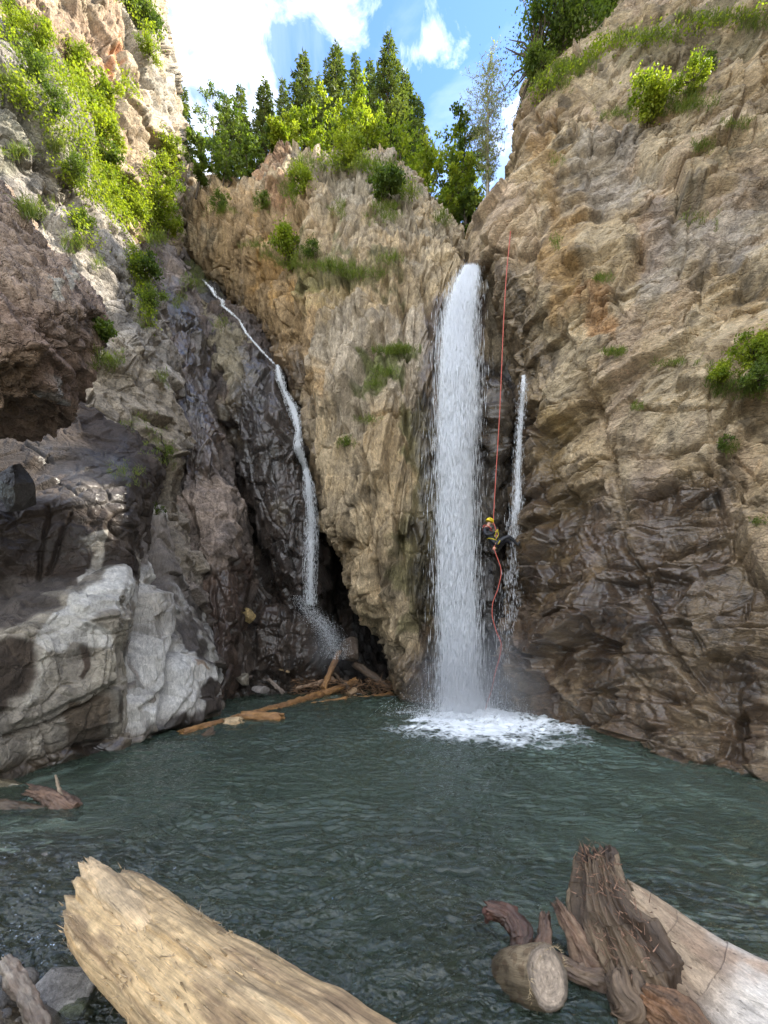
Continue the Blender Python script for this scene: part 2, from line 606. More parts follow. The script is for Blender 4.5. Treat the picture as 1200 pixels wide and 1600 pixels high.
    brk = fbm(W * 1.6, 4, seed + 80, 0.62)
    for poly, soft, c, s in patches:
        k = area(px + wob * 44, py + wob2 * 44, poly, soft * 1.3)
        k = (sstep(0.18, 0.82, k + 0.60 * brk) * sstep(0.0, 0.15, k) * min(1.0, s))[..., None]
        col = col * (1 - k) + np.array(c) * (0.8 + 0.4 * m1) * (1 + 0.3 * o3[..., None] + 0.25 * o4[..., None]) * k
    wet = np.zeros(px.shape, f32)
    for poly, soft, s in wets:
        k = area(px + wob * 26, py + wob2 * 26, poly, soft) * s
        wet = np.maximum(wet, np.clip(k * (0.98 + 0.55 * brk), 0, 1))
    low = sstep(0.55, 0.1, V[..., 2] + 0.2 * brk)       # splash zone above the pool
    wet = np.maximum(wet, low * 0.9)
    col = col * (1 - wet[..., None] * np.array((0.77, 0.82, 0.87)))
    rgba = np.concatenate([np.clip(col, 0.01, 0.9), wet[..., None]], -1)
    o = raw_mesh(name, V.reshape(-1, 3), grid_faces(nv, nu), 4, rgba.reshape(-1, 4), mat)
    tag(o, label, cat, kind=kind)
    SURF[name if name not in SURF else name + str(len(SURF))] = (V, px, py)
    return V


SURF = {}


def row(py, pts):
    """a control row at one photo row: pts of (px, Y) or (px, py, Y)"""
    return [(p[0], py, p[1]) if len(p) == 2 else p for p in pts]


# right cliff -----------------------------------------------------------------
right = [
    [(772, 1100, 20), (788, 1122, 15.6), (825, 1128, 14.0), (900, 1152, 11.7), (1000, 1182, 9.6), (1100, 1206, 8.4), (1200, 1232, 7.6), (1330, 1290, 6.4), (1900, 1500, 4.0)],
    row(1000, [(765, 20), (782, 16.6), (820, 14.4), (895, 12.1), (1000, 10.2), (1100, 9.1), (1200, 8.3), (1350, 7.1), (1950, 4.6)]),
    row(800, [(765, 20), (790, 16.9), (822, 14.8), (900, 12.9), (1000, 11.1), (1100, 10.0), (1200, 9.2), (1370, 8.0), (2000, 5.2)]),
    row(600, [(765, 20), (800, 17.0), (832, 15.1), (905, 13.4), (1000, 11.8), (1100, 10.7), (1200, 9.9), (1390, 8.6), (2050, 5.8)]),
    row(430, [(745, 21), (758, 17.6), (800, 15.6), (890, 13.9), (1000, 12.5), (1100, 11.6), (1200, 10.9), (1400, 9.6), (2100, 6.6)]),
    [(735, 395, 22), (752, 372, 18.2), (795, 335, 16.4), (890, 330, 14.8), (1000, 325, 13.5), (1100, 320, 12.7), (1200, 310, 12.1), (1400, 300, 10.8), (2150, 280, 7.6)],
    [(800, 300, 25), (806, 292, 19.8), (832, 262, 17.4), (900, 240, 15.8), (1000, 220, 14.6), (1100, 210, 13.9), (1200, 200, 13.3), (1420, 190, 12), (2200, 160, 8.8)],
    [(812, 215, 27), (820, 200, 20.6), (845, 180, 18.0), (910, 150, 16.6), (1000, 125, 15.5), (1100, 110, 14.9), (1200, 95, 14.4), (1440, 80, 13.2), (2300, 60, 9.8)],
    [(830, 150, 29), (836, 140, 21.6), (868, 105, 19.4), (930, 72, 18.2), (1000, 45, 17.3), (1100, 28, 16.7), (1200, 10, 16.2), (1450, -10, 15), (2400, -20, 10.8)],
    [(850, 90, 32), (870, 70, 25.0), (905, 50, 22.5), (960, 20, 21), (1020, 0, 19.8), (1110, -20, 19.0), (1210, -40, 18.4), (1480, -60, 17), (2500, -60, 12)],
    [(880, 20, 34), (900, 0, 27), (940, -40, 24.5), (990, -80, 23), (1050, -110, 21.5), (1130, -140, 20.5), (1230, -160, 20), (1500, -190, 18.5), (2600, -160, 13)],
]
rock('cliff_right', right, 700, 1150, M_rock_r, ((0.44, 0.325, 0.185), (0.52, 0.41, 0.26), (0.44, 0.32, 0.215)), (0.50, 0.20, 0.08, 0.08), beds=((0.12, -0.05, 1.0, 0.95, 0.20), (0.35, 0.1, 0.9, 2.3, 0.085), (0.85, 0.35, 0.30, 0.6, 0.16)), seed=3, aniso=(0.85, 0.7, 1.15),
     tilt=(-14, 8),
     grooves=[([(925, 620), (945, 690), (965, 760), (968, 850), (1005, 930), (1045, 1010), (1100, 1080)], 5, 0.34),
              ([(925, 560), (915, 600), (925, 640)], 6, 0.22),
              ([(1040, 715), (1090, 700), (1130, 690)], 3.5, 0.25),
              ([(1110, 600), (1115, 700), (1100, 760)], 3.5, 0.18),
              ([(1030, 862), (1075, 852)], 5, 0.5),
              ([(940, 888), (1040, 880), (1120, 878), (1175, 858)], 3.5, 0.24),
              ([(1120, 770), (1150, 850), (1180, 910), (1210, 950)], 5, 0.28),
              ([(800, 368), (845, 358)], 4, 0.3),
              ([(965, 318), (1060, 285), (1150, 240), (1210, 225)], 3.5, 0.22),
              ([(1075, 415), (1130, 408)], 3, 0.24),
              ([(1075, 285), (1078, 360), (1070, 420)], 3, 0.14),
              ([(835, 185), (870, 190)], 5, 0.5),
              ([(870, 215), (900, 205)], 3, 0.22),
              ([(940, 175), (985, 190), (1060, 170), (1130, 120)], 5, 0.3),
              ([(1155, 620), (1130, 690), (1190, 745)], 3.5, 0.2),
              ([(905, 1085), (1000, 1075), (1100, 1120)], 4, 0.2),
              ([(870, 1000), (960, 1010), (1010, 1060)], 4, 0.16)],
     lumps=[([(1145, 800), (1230, 740), (1260, 1020), (1190, 900)], 6, 0.28),
            ([(1160, 1075), (1230, 1040), (1240, 1230), (1170, 1190)], 8, 0.3),
            ([(925, 560), (1110, 575), (1120, 690), (1040, 715), (945, 680)], 8, 0.18),
            ([(835, 300), (920, 300), (930, 470), (840, 520)], 14, 0.25),
            ([(975, 190), (1130, 115), (1210, 60), (1210, 0), (880, 110)], 10, -0.35),
            ([(915, 430), (955, 445), (960, 480), (920, 490)], 5, 0.25)],
     patches=[([(845, 300), (900, 340), (905, 480), (870, 520), (850, 400)], 25, OCHRE, 0.75),
              ([(905, 450), (965, 450), (960, 540), (905, 535)], 14, (0.42, 0.24, 0.11), 0.85),
              ([(840, 180), (880, 190), (860, 260), (835, 280)], 10, OCHRE, 0.6),
              ([(975, 330), (1040, 320), (1040, 400), (980, 410)], 30, (0.42, 0.27, 0.18), 0.6),
              ([(900, 200), (1000, 170), (1010, 300), (880, 330)], 30, GREY, 0.6),
              ([(1000, 330), (1200, 300), (1200, 380), (1000, 460)], 30, (0.40, 0.36, 0.32), 0.5),
              ([(1090, 480), (1200, 450), (1200, 520), (1100, 520)], 20, OCHRE, 0.4),
              ([(830, 600), (880, 640), (900, 860), (850, 980), (815, 900)], 25, (0.30, 0.20, 0.07), 0.85),
              ([(850, 900), (960, 840), (1000, 960), (940, 1080), (860, 1060)], 35, (0.26, 0.17, 0.07), 0.8),
              ([(1055, 330), (1150, 230), (1165, 260), (1085, 300)], 14, (0.13, 0.11, 0.06), 0.75),
              ([(960, 50), (1200, 0), (1200, 60), (1000, 110)], 20, (0.2, 0.17, 0.09), 0.7),
              ([(1140, 60), (1160, 60), (1200, 100), (1190, 130)], 12, OCHRE, 0.6)],
     wets=[([(780, 590), (835, 600), (880, 760), (960, 790), (1060, 770), (1150, 850), (1205, 950), (1240, 1300), (780, 1200)], 50, 0.95),
           ([(950, 760), (1130, 740), (1150, 830), (980, 880)], 30, 0.85),
           ([(755, 420), (800, 420), (840, 560), (830, 620), (760, 600)], 18, 0.55)])

# middle buttress ----------------------------------------------------------------
butt = [
    [(668, 1095, 25), (640, 1102, 19.6), (628, 1108, 18.4), (643, 1112, 17.2), (665, 1113, 16.5), (688, 1113, 16.4), (712, 1110, 17.2), (740, 1100, 20)],
    row(1000, [(640, 25), (600, 20.5), (590, 18.8), (612, 17.0), (645, 16.3), (680, 16.1), (708, 16.9), (745, 20)]),
    row(900, [(600, 25), (550, 21), (545, 19), (572, 16.9), (625, 16.0), (676, 16.0), (706, 16.8), (745, 20)]),
    row(800, [(560, 25), (508, 21.6), (508, 19.2), (532, 16.9), (600, 15.9), (672, 16.0), (706, 16.9), (745, 20)]),
    row(700, [(545, 26), (488, 22), (492, 19.6), (516, 17.1), (596, 16.0), (674, 16.1), (706, 17), (745, 20)]),
    row(600, [(500, 27), (450, 23.2), (478, 20.2), (512, 17.3), (598, 16.3), (680, 16.4), (708, 17.3), (745, 20.5)]),
    row(510, [(415, 29), (395, 24.8), (445, 21), (510, 17.7), (600, 16.7), (684, 16.8), (714, 17.7), (750, 21)]),
    [(340, 450, 30), (348, 445, 26.5), (420, 435, 22.2), (497, 430, 18.7), (590, 430, 17.3), (680, 430, 17.2), (722, 432, 17.8), (752, 432, 21)],
    [(275, 400, 31), (302, 390, 28), (385, 370, 23.6), (480, 350, 20.0), (580, 350, 18.5), (655, 370, 18.4), (712, 395, 18.7), (738, 410, 22)],
    [(275, 340, 32), (298, 325, 29), (372, 308, 25), (455, 292, 21.6), (552, 292, 19.8), (640, 305, 19.9), (694, 345, 20.5), (712, 360, 24)],
    [(285, 290, 33), (318, 282, 30.5), (385, 290, 27), (438, 240, 23.5), (535, 250, 21.4), (612, 250, 21.4), (662, 300, 23), (680, 320, 27)],
    [(290, 285, 36), (320, 275, 34), (385, 285, 32), (440, 235, 28), (530, 245, 26), (600, 245, 26), (645, 290, 28), (660, 310, 32)],
]
rock('cliff_buttress', butt, 560, 940, M_rock_m, ((0.50, 0.375, 0.22), (0.39, 0.31, 0.205), (0.55, 0.43, 0.27)), (0.42, 0.20, 0.09, 0.08), beds=((1.0, 0.25, 0.16, 1.1, 0.20), (1.0, 0.1, 0.05, 2.7, 0.09), (0.1, 0.1, 1.0, 0.7, 0.10)), seed=21, aniso=(1.9, 1.4, 0.36),
     tilt=(7, 0),
     grooves=[([(628, 440), (640, 620), (636, 800), (628, 900), (622, 1040)], 3.5, 0.28),
              ([(640, 640), (648, 800), (640, 950), (660, 1030)], 3.5, 0.26),
              ([(520, 470), (512, 620), (520, 760)], 4, 0.25),
              ([(545, 470), (540, 640)], 3, 0.12),
              ([(560, 640), (575, 700), (583, 850), (600, 950)], 4, 0.24),
              ([(552, 850), (560, 880), (572, 900)], 8, 0.45),
              ([(592, 880), (600, 960), (625, 1020)], 4, 0.3),
              ([(448, 300), (440, 420), (460, 540)], 5, 0.35),
              ([(478, 470), (490, 560), (492, 700)], 4, 0.2),
              ([(405, 330), (410, 440), (440, 540)], 5, 0.35),
              ([(600, 270), (640, 330), (668, 420), (672, 520)], 4, 0.3),
              ([(560, 660), (600, 655), (640, 650)], 4, 0.2),
              ([(655, 960), (690, 962)], 4, 0.35),
              ([(580, 465), (598, 520), (608, 580)], 4, 0.3)],
     lumps=[([(500, 460), (600, 470), (610, 560), (580, 640), (505, 640)], 10, 0.22),
            ([(470, 290), (560, 310), (640, 400), (560, 440), (480, 430)], 16, 0.3),
            ([(640, 400), (700, 400), (715, 430), (690, 470), (650, 470)], 8, -0.15),
            ([(560, 700), (630, 660), (640, 900), (590, 960)], 8, 0.2),
            ([(545, 860), (590, 870), (600, 960), (575, 970)], 5, 0.28)],
     patches=[([(300, 300), (480, 300), (500, 480), (510, 620), (440, 600), (340, 440)], 30, (0.39, 0.26, 0.13), 0.85),
              ([(395, 330), (430, 400), (440, 470), (400, 440)], 16, (0.44, 0.26, 0.09), 0.7),
              ([(480, 420), (560, 440), (560, 470), (490, 500)], 14, (0.40, 0.30, 0.14), 0.7),
              ([(420, 240), (460, 240), (450, 310), (400, 300)], 12, RUST, 0.6),
              ([(590, 480), (660, 470), (670, 600), (600, 640)], 22, PALE, 0.6),
              ([(510, 480), (590, 480), (590, 650), (520, 680)], 24, (0.39, 0.325, 0.24), 0.8),
              ([(580, 620), (640, 640), (650, 760), (590, 700)], 18, (0.42, 0.30, 0.16), 0.6),
              ([(640, 620), (680, 620), (690, 960), (640, 940)], 14, (0.22, 0.20, 0.08), 0.75),
              ([(625, 830), (690, 800), (690, 1000), (630, 980)], 14, (0.23, 0.20, 0.09), 0.8),
              ([(500, 240), (620, 240), (690, 350), (640, 380), (520, 330)], 30, (0.36, 0.31, 0.23), 0.7),
              ([(560, 560), (650, 545), (660, 560), (570, 620)], 8, MOSS, 0.9),
              ([(380, 380), (620, 410), (630, 440), (480, 440)], 10, MOSS, 0.6)],
     wets=[([(662, 480), (760, 430), (760, 1150), (655, 1150), (640, 900), (660, 600)], 14, 0.9),
           ([(330, 430), (400, 500), (470, 560), (490, 700), (500, 800), (460, 700), (400, 560)], 20, 0.95),
           ([(590, 1020), (700, 1010), (700, 1150), (600, 1150)], 20, 0.8)])

# wall behind the big fall ---------------------------------------------------------
chute = [
    row(1125, [(655, 18.2), (700, 17.2), (745, 16.4), (775, 15.9), (800, 16.2), (830, 16.6), (860, 18)]),
    row(1000, [(655, 18.2), (700, 17.3), (745, 16.5), (775, 16.0), (800, 16.4), (830, 16.9), (860, 18)]),
    row(850, [(655, 18.2), (700, 17.5), (742, 16.7), (772, 16.1), (798, 16.7), (828, 17.2), (860, 18)]),
    row(700, [(655, 18.2), (700, 17.7), (742, 16.9), (772, 16.2), (800, 16.9), (828, 17.4), (860, 18)]),
    row(605, [(655, 18.4), (700, 17.8), (745, 16.8), (775, 16.2), (805, 16.6), (830, 17.1), (860, 18)]),
    row(575, [(655, 18.6), (700, 18.0), (745, 17.4), (778, 17.4), (808, 17.6), (832, 17.8), (860, 18)]),
    row(490, [(660, 19), (700, 18.2), (745, 17.6), (780, 17.6), (810, 17.6), (835, 17.8), (860, 18)]),
    [(680, 425, 20), (708, 428, 18.4), (735, 424, 17.6), (765, 425, 18), (790, 425, 18), (830, 425, 18), (860, 425, 18)],
    [(680, 405, 24), (712, 415, 22), (735, 414, 21), (765, 400, 21), (790, 400, 20), (830, 400, 20), (860, 400, 20)],
]
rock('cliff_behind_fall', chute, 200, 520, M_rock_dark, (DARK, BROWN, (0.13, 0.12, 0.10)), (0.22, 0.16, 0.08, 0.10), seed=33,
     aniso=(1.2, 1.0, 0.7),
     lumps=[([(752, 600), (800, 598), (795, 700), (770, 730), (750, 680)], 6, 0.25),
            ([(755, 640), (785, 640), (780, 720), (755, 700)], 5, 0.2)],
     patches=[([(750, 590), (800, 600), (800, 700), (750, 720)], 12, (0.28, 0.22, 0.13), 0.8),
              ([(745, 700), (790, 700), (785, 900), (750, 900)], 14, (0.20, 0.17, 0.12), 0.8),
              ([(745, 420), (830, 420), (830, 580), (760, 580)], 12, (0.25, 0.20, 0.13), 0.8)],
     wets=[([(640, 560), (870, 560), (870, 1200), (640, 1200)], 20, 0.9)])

# dark back of the gully -------------------------------------------------------------
back = [
    row(1088, [(300, 22.0), (400, 22.5), (500, 21.8), (560, 21.2), (620, 21.2), (680, 22)]),
    row(1055, [(300, 23.5), (400, 23.5), (500, 22.6), (560, 22.0), (620, 22.6), (680, 24)]),
    row(1000, [(300, 24), (400, 24), (500, 23.6), (560, 23.8), (620, 25), (680, 26)]),
    row(850, [(290, 24), (380, 24), (470, 24), (530, 25), (590, 27), (680, 28)]),
    row(700, [(280, 24.5), (360, 24.5), (440, 24.6), (500, 25.6), (560, 27), (680, 28)]),
    row(560, [(260, 25), (330, 25), (400, 25.4), (460, 26), (540, 28), (680, 29)]),
    row(470, [(250, 25), (300, 25.2), (345, 25.6), (400, 27), (500, 30), (680, 31)]),
    row(420, [(240, 27), (285, 27), (320, 28), (370, 30), (480, 32), (680, 33)]),
    row(370, [(230, 31), (270, 31), (300, 32), (350, 34), (450, 35), (680, 36)]),
]
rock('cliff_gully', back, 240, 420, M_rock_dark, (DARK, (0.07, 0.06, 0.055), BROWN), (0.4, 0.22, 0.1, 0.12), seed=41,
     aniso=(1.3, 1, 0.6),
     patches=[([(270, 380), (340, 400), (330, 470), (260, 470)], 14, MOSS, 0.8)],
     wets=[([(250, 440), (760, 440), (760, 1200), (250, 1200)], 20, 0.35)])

# dark slab between the two gullies -----------------------------------------------
slab = [
    [(432, 975, 23), (448, 972, 20.6), (462, 970, 19.8), (480, 970, 19.5), (502, 972, 20), (525, 975, 24)],
    row(880, [(398, 23), (412, 20.2), (432, 19.1), (462, 18.7), (494, 19.6), (520, 24)]),
    row(780, [(364, 23), (380, 20.2), (404, 19.0), (440, 18.6), (486, 19.5), (515, 24)]),
    row(680, [(332, 23), (345, 20.3), (370, 19.2), (415, 18.8), (462, 19.8), (495, 24)]),
    row(590, [(305, 23), (320, 20.8), (345, 19.7), (388, 19.3), (434, 20.5), (462, 24)]),
    row(515, [(300, 24), (314, 21.6), (334, 20.8), (362, 20.5), (398, 21.8), (425, 25)]),
    [(322, 480, 26), (330, 478, 23.2), (342, 474, 22.6), (354, 476, 22.6), (366, 482, 23.4), (385, 490, 26)],
]
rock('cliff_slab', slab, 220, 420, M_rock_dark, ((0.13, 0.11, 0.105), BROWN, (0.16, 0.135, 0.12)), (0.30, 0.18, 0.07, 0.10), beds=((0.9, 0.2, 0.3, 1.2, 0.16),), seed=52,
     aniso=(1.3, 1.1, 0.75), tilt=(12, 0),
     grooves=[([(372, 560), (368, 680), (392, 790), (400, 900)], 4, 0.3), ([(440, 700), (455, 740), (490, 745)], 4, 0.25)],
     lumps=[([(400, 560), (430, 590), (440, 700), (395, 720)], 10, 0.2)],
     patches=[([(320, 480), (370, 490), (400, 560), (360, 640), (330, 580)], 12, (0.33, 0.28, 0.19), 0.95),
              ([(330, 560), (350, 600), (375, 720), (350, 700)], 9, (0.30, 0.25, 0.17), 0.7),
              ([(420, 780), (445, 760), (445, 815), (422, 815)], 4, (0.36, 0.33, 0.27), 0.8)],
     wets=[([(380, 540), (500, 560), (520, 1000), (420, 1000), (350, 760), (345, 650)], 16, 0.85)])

# left column beside the gully --------------------------------------------------------
colm = [
    row(1118, [(255, 15.8), (305, 15.3), (342, 15.4), (356, 17), (362, 20)]),
    row(1000, [(255, 16.2), (308, 15.8), (352, 16.0), (375, 17.8), (388, 23)]),
    row(900, [(250, 16.5), (305, 16.1), (356, 16.3), (384, 18.2), (400, 23)]),
    row(800, [(250, 16.8), (298, 16.4), (348, 16.6), (370, 18.5), (385, 23)]),
    row(700, [(245, 17.3), (290, 17.0), (328, 17.2), (350, 19.0), (362, 24)]),
    row(600, [(240, 18), (278, 17.8), (308, 18.1), (330, 19.9), (345, 24)]),
    row(500, [(235, 18.8), (266, 18.9), (292, 19.5), (310, 21.3), (325, 25)]),
    row(440, [(226, 20.5), (252, 20.6), (275, 21.3), (292, 23.3), (305, 27)]),
    row(385, [(212, 22.5), (236, 22.6), (256, 23.5), (272, 26), (285, 30)]),
]
rock('cliff_column', colm, 220, 520, M_rock_l, ((0.21, 0.175, 0.155), (0.15, 0.12, 0.10), (0.30, 0.23, 0.185)), (0.34, 0.20, 0.09, 0.10), seed=61,
     aniso=(1.3, 1.1, 0.6), tilt=(6, 0),
     grooves=[([(300, 700), (305, 800), (318, 900), (335, 990)], 3.5, 0.22), ([(330, 900), (345, 990), (340, 1080)], 4, 0.22)],
     lumps=[([(305, 770), (360, 770), (368, 830), (330, 900), (310, 850)], 6, 0.25)],
     patches=[([(290, 700), (365, 760), (360, 900), (310, 900)], 20, (0.33, 0.26, 0.21), 0.9),
              ([(280, 900), (390, 880), (390, 1120), (300, 1120)], 24, (0.13, 0.08, 0.055), 0.9)],
     wets=[([(262, 440), (320, 500), (350, 720), (300, 760), (280, 640)], 16, 0.85),
           ([(320, 880), (400, 880), (400, 1130), (300, 1130)], 20, 0.7)])

# gully foot boulder mass -----------------------------------------------------------
foot = [
    [(330, 1100, 17.6), (380, 1094, 18.9), (430, 1092, 19.7), (480, 1090, 20.2), (520, 1088, 21), (560, 1080, 23)],
    row(1030, [(340, 18.6), (385, 19.0), (432, 19.2), (478, 19.4), (502, 20.3), (530, 23)]),
    row(968, [(350, 19.2), (385, 19.4), (430, 19.5), (470, 19.7), (492, 20.6), (515, 23)]),
    row(948, [(350, 19.8), (385, 20.2), (420, 20.6), (455, 20.9), (480, 21.8), (505, 24)]),
    row(890, [(355, 20.2), (378, 20.6), (402, 21.2), (430, 22.0), (460, 23.2), (490, 25)]),
    row(820, [(355, 21), (372, 21.6), (388, 22.4), (410, 23.4), (440, 24.6), (480, 27)]),
]
rock('cliff_foot', foot, 220, 260, M_rock_dark, ((0.15, 0.11, 0.085), (0.12, 0.085, 0.06), (0.19, 0.15, 0.12)), (0.28, 0.16, 0.08, 0.10), seed=66,
     grooves=[([(395, 950), (400, 1010), (392, 1080)], 5, 0.45), ([(458, 960), (452, 1020), (460, 1080)], 5, 0.35)],
     lumps=[([(405, 960), (485, 955), (498, 1020), (450, 1060), (405, 1050)], 10, 0.4), ([(350, 1000), (385, 985), (395, 1060), (355, 1075)], 8, 0.3)],
     wets=[([(330, 880), (560, 880), (560, 1130), (330, 1130)], 20, 0.75)])

# left cliff in shade ---------------------------------------------------------------
leftc = [
    row(1160, [(40, 10.5), (130, 11.3), (230, 12.4), (315, 14), (342, 15.8), (350, 19)]),
    row(1000, [(50, 11), (140, 11.8), (230, 12.8), (305, 14.2), (334, 16), (345, 19)]),
    row(900, [(50, 11.2), (140, 12), (225, 13.1), (288, 14.5), (312, 16.3), (322, 19.5)]),
    row(800, [(50, 11.4), (140, 12.3), (218, 13.4), (268, 14.8), (290, 16.6), (300, 20)]),
    row(700, [(50, 11.6), (135, 12.6), (212, 13.7), (260, 15.1), (282, 16.9), (292, 20)]),
    row(600, [(40, 11.8), (125, 12.9), (196, 14.0), (242, 15.4), (266, 17.2), (280, 20)]),
    row(500, [(30, 12.2), (112, 13.4), (175, 14.5), (214, 15.9), (236, 17.7), (252, 21)]),
    row(400, [(10, 12.7), (100, 14.0), (155, 15.1), (190, 16.5), (208, 18.3), (222, 22)]),
    row(330, [(-20, 12.8), (70, 14.2), (128, 15.4), (158, 16.9), (174, 18.7), (188, 22)]),
    row(250, [(-50, 12.4), (30, 13.6), (90, 14.6), (120, 16.0), (134, 17.8), (146, 22)]),
    row(180, [(-70, 12.4), (10, 13.4), (76, 14.4), (110, 15.6), (126, 17.6), (136, 22)]),
    row(110, [(-90, 12.4), (-20, 13.2), (36, 14.1), (70, 15.2), (86, 17.4), (96, 22)]),
    row(65, [(-90, 12.8), (-40, 13.4), (0, 14.2), (32, 15.4), (46, 18), (56, 22)]),
    row(50, [(-90, 15), (-40, 16), (0, 17), (26, 18), (40, 21), (50, 25)]),
]
rock('cliff_left', leftc, 330, 860, M_rock_l, ((0.26, 0.235, 0.205), (0.34, 0.30, 0.25), (0.18, 0.16, 0.14)), (0.42, 0.22, 0.08, 0.07), beds=((0.75, 0.1, 0.6, 0.9, 0.15), (-0.5, 0.2, 0.8, 1.6, 0.08)), seed=71,
     aniso=(1.1, 0.9, 0.9), tilt=(18, 0),
     grooves=[([(150, 400), (200, 470), (215, 560), (225, 640)], 4, 0.25),
              ([(60, 260), (110, 300), (150, 380)], 6, 0.4), ([(20, 330), (80, 370), (110, 400)], 6, 0.4),
              ([(108, 430), (140, 520), (150, 560)], 4, 0.2),
              ([(160, 625), (185, 660), (210, 690)], 3, 0.24), ([(185, 655), (180, 680), (165, 690)], 3, 0.2),
              ([(235, 560), (268, 640), (280, 720)], 3, 0.14)],
     lumps=[([(110, 560), (200, 520), (270, 640), (280, 740), (200, 710), (120, 660)], 10, 0.3),
            ([(70, 340), (120, 330), (140, 390), (100, 400)], 6, 0.35)],
     patches=[([(110, 560), (200, 530), (275, 640), (280, 760), (180, 720), (110, 660)], 16, (0.27, 0.225, 0.165), 0.85),
              ([(0, 100), (130, 190), (170, 330), (60, 260), (0, 260)], 22, (0.19, 0.185, 0.12), 0.5),
              ([(200, 700), (300, 740), (330, 980), (240, 900)], 22, (0.25, 0.21, 0.16), 0.8),
              ([(240, 880), (340, 900), (345, 1130), (270, 1100)], 22, (0.22, 0.18, 0.15), 0.8)],
     wets=[([(290, 960), (350, 960), (350, 1150), (280, 1150)], 18, 0.6)])

# sunlit cliff at upper left ----------------------------------------------------------
sunc = [
    row(470, [(40, 16.5), (130, 18), (200, 20), (252, 23), (282, 28), (292, 36)]),
    row(400, [(20, 16.5), (110, 18), (190, 20), (250, 23.2), (285, 28), (294, 36)]),
    row(340, [(0, 16.5), (95, 18), (185, 20), (250, 23.4), (286, 28), (294, 36)]),
    row(270, [(-20, 16.6), (80, 18), (175, 20), (246, 23.4), (281, 28), (290, 36)]),
    row(200, [(-40, 16.8), (65, 18.2), (160, 20.2), (238, 23.5), (273, 28), (282, 36)]),
    row(120, [(-70, 17), (45, 18.4), (145, 20.5), (226, 23.7), (258, 28), (268, 36)]),
    row(60, [(-90, 17), (30, 18.4), (132, 20.5), (214, 23.8), (246, 28), (256, 36)]),
    row(0, [(-110, 17), (20, 18.4), (120, 20.5), (205, 23.8), (238, 28), (248, 36)]),
    row(-120, [(-140, 17), (0, 18.4), (105, 20.5), (190, 23.8), (222, 28), (232, 36)]),
    row(-260, [(-160, 17), (-20, 18.4), (90, 20.5), (170, 23.8), (200, 28), (210, 36)]),
]
rock('cliff_sunlit', sunc, 300, 420, M_rock_l, ((0.40, 0.30, 0.19), (0.46, 0.37, 0.25), (0.42, 0.30, 0.19)), (0.7, 0.28, 0.10, 0.10), beds=((0.1, 1.0, 0.2, 0.8, 0.22), (0.0, 0.9, 0.3, 2.0, 0.10)), seed=83,
     aniso=(1.2, 1.0, 0.6), tilt=(10, 0),
     grooves=[([(195, 0), (215, 80), (235, 180), (240, 300)], 5, 0.5), ([(165, 60), (215, 85)], 5, 0.6), ([(245, 225), (265, 290)], 6, 0.6)],
     patches=[([(40, 0), (180, 0), (210, 90), (170, 120), (60, 60)], 22, (0.42, 0.29, 0.19), 0.8),
              ([(180, 60), (205, 70), (190, 110), (175, 100)], 7, (0.5, 0.22, 0.09), 0.8),
              ([(200, 0), (250, 0), (285, 300), (240, 220)], 14, (0.42, 0.38, 0.31), 0.8)])

# stepped ledges of the lower left bank -------------------------------------------------
bank_c = [
    [(-200, 1340, 5.6), (0, 1240, 7.0), (60, 1218, 7.8), (130, 1196, 8.7), (190, 1180, 9.5), (207, 1172, 10.4), (215, 1165, 13)],
    row(1130, [(-200, 5.7), (0, 6.9), (60, 7.6), (130, 8.4), (186, 9.2), (204, 10.4), (215, 13)]),
    row(1040, [(-200, 5.8), (0, 7.0), (60, 7.7), (130, 8.4), (190, 9.1), (206, 10.3), (216, 13)]),
    [(-200, 1010, 6.2), (0, 990, 7.3), (60, 972, 7.9), (130, 950, 8.5), (192, 930, 9.2), (208, 935, 10.4), (218, 940, 13)],
    [(-200, 965, 7.0), (0, 950, 8.0), (60, 935, 8.5), (130, 918, 9.0), (190, 905, 9.6), (210, 905, 10.8), (222, 905, 13)],
    [(-200, 940, 7.6), (0, 922, 8.7), (60, 908, 9.2), (130, 895, 9.6), (195, 880, 10.2), (214, 885, 11.2), (228, 890, 13.4)],
    [(-200, 860, 7.6), (0, 850, 8.7), (60, 840, 9.2), (130, 830, 9.6), (198, 825, 10.3), (218, 830, 11.4), (232, 830, 13.6)],
    [(-200, 800, 7.8), (0, 795, 8.9), (60, 785, 9.4), (130, 775, 9.8), (200, 775, 10.6), (226, 780, 11.8), (242, 780, 14)],
    [(-200, 760, 9.0), (0, 755, 9.9), (60, 745, 10.3), (130, 735, 10.6), (205, 740, 11.3), (240, 740, 12.6), (255, 740, 14.4)],
    [(-200, 700, 10.2), (0, 690, 10.9), (60, 685, 11.2), (125, 680, 11.6), (195, 690, 12.3), (240, 700, 13.4), (260, 700, 15)],
    [(-200, 620, 11.4), (0, 620, 11.9), (60, 615, 12.1), (115, 620, 12.5), (160, 640, 13.2), (220, 660, 14.2), (250, 670, 15.6)],
]


def strata(d, G, px, py):
    s = np.sin((G[..., 2] * 1.2 - G[..., 0] * 0.5 + 0.35 * fbm(G.astype(f32) * 1.1, 3, 5)) * 13)
    k = area(px, py, [(-300, 960), (200, 880), (215, 1240), (-300, 1300)], 20)
    return d + 0.010 * s * k


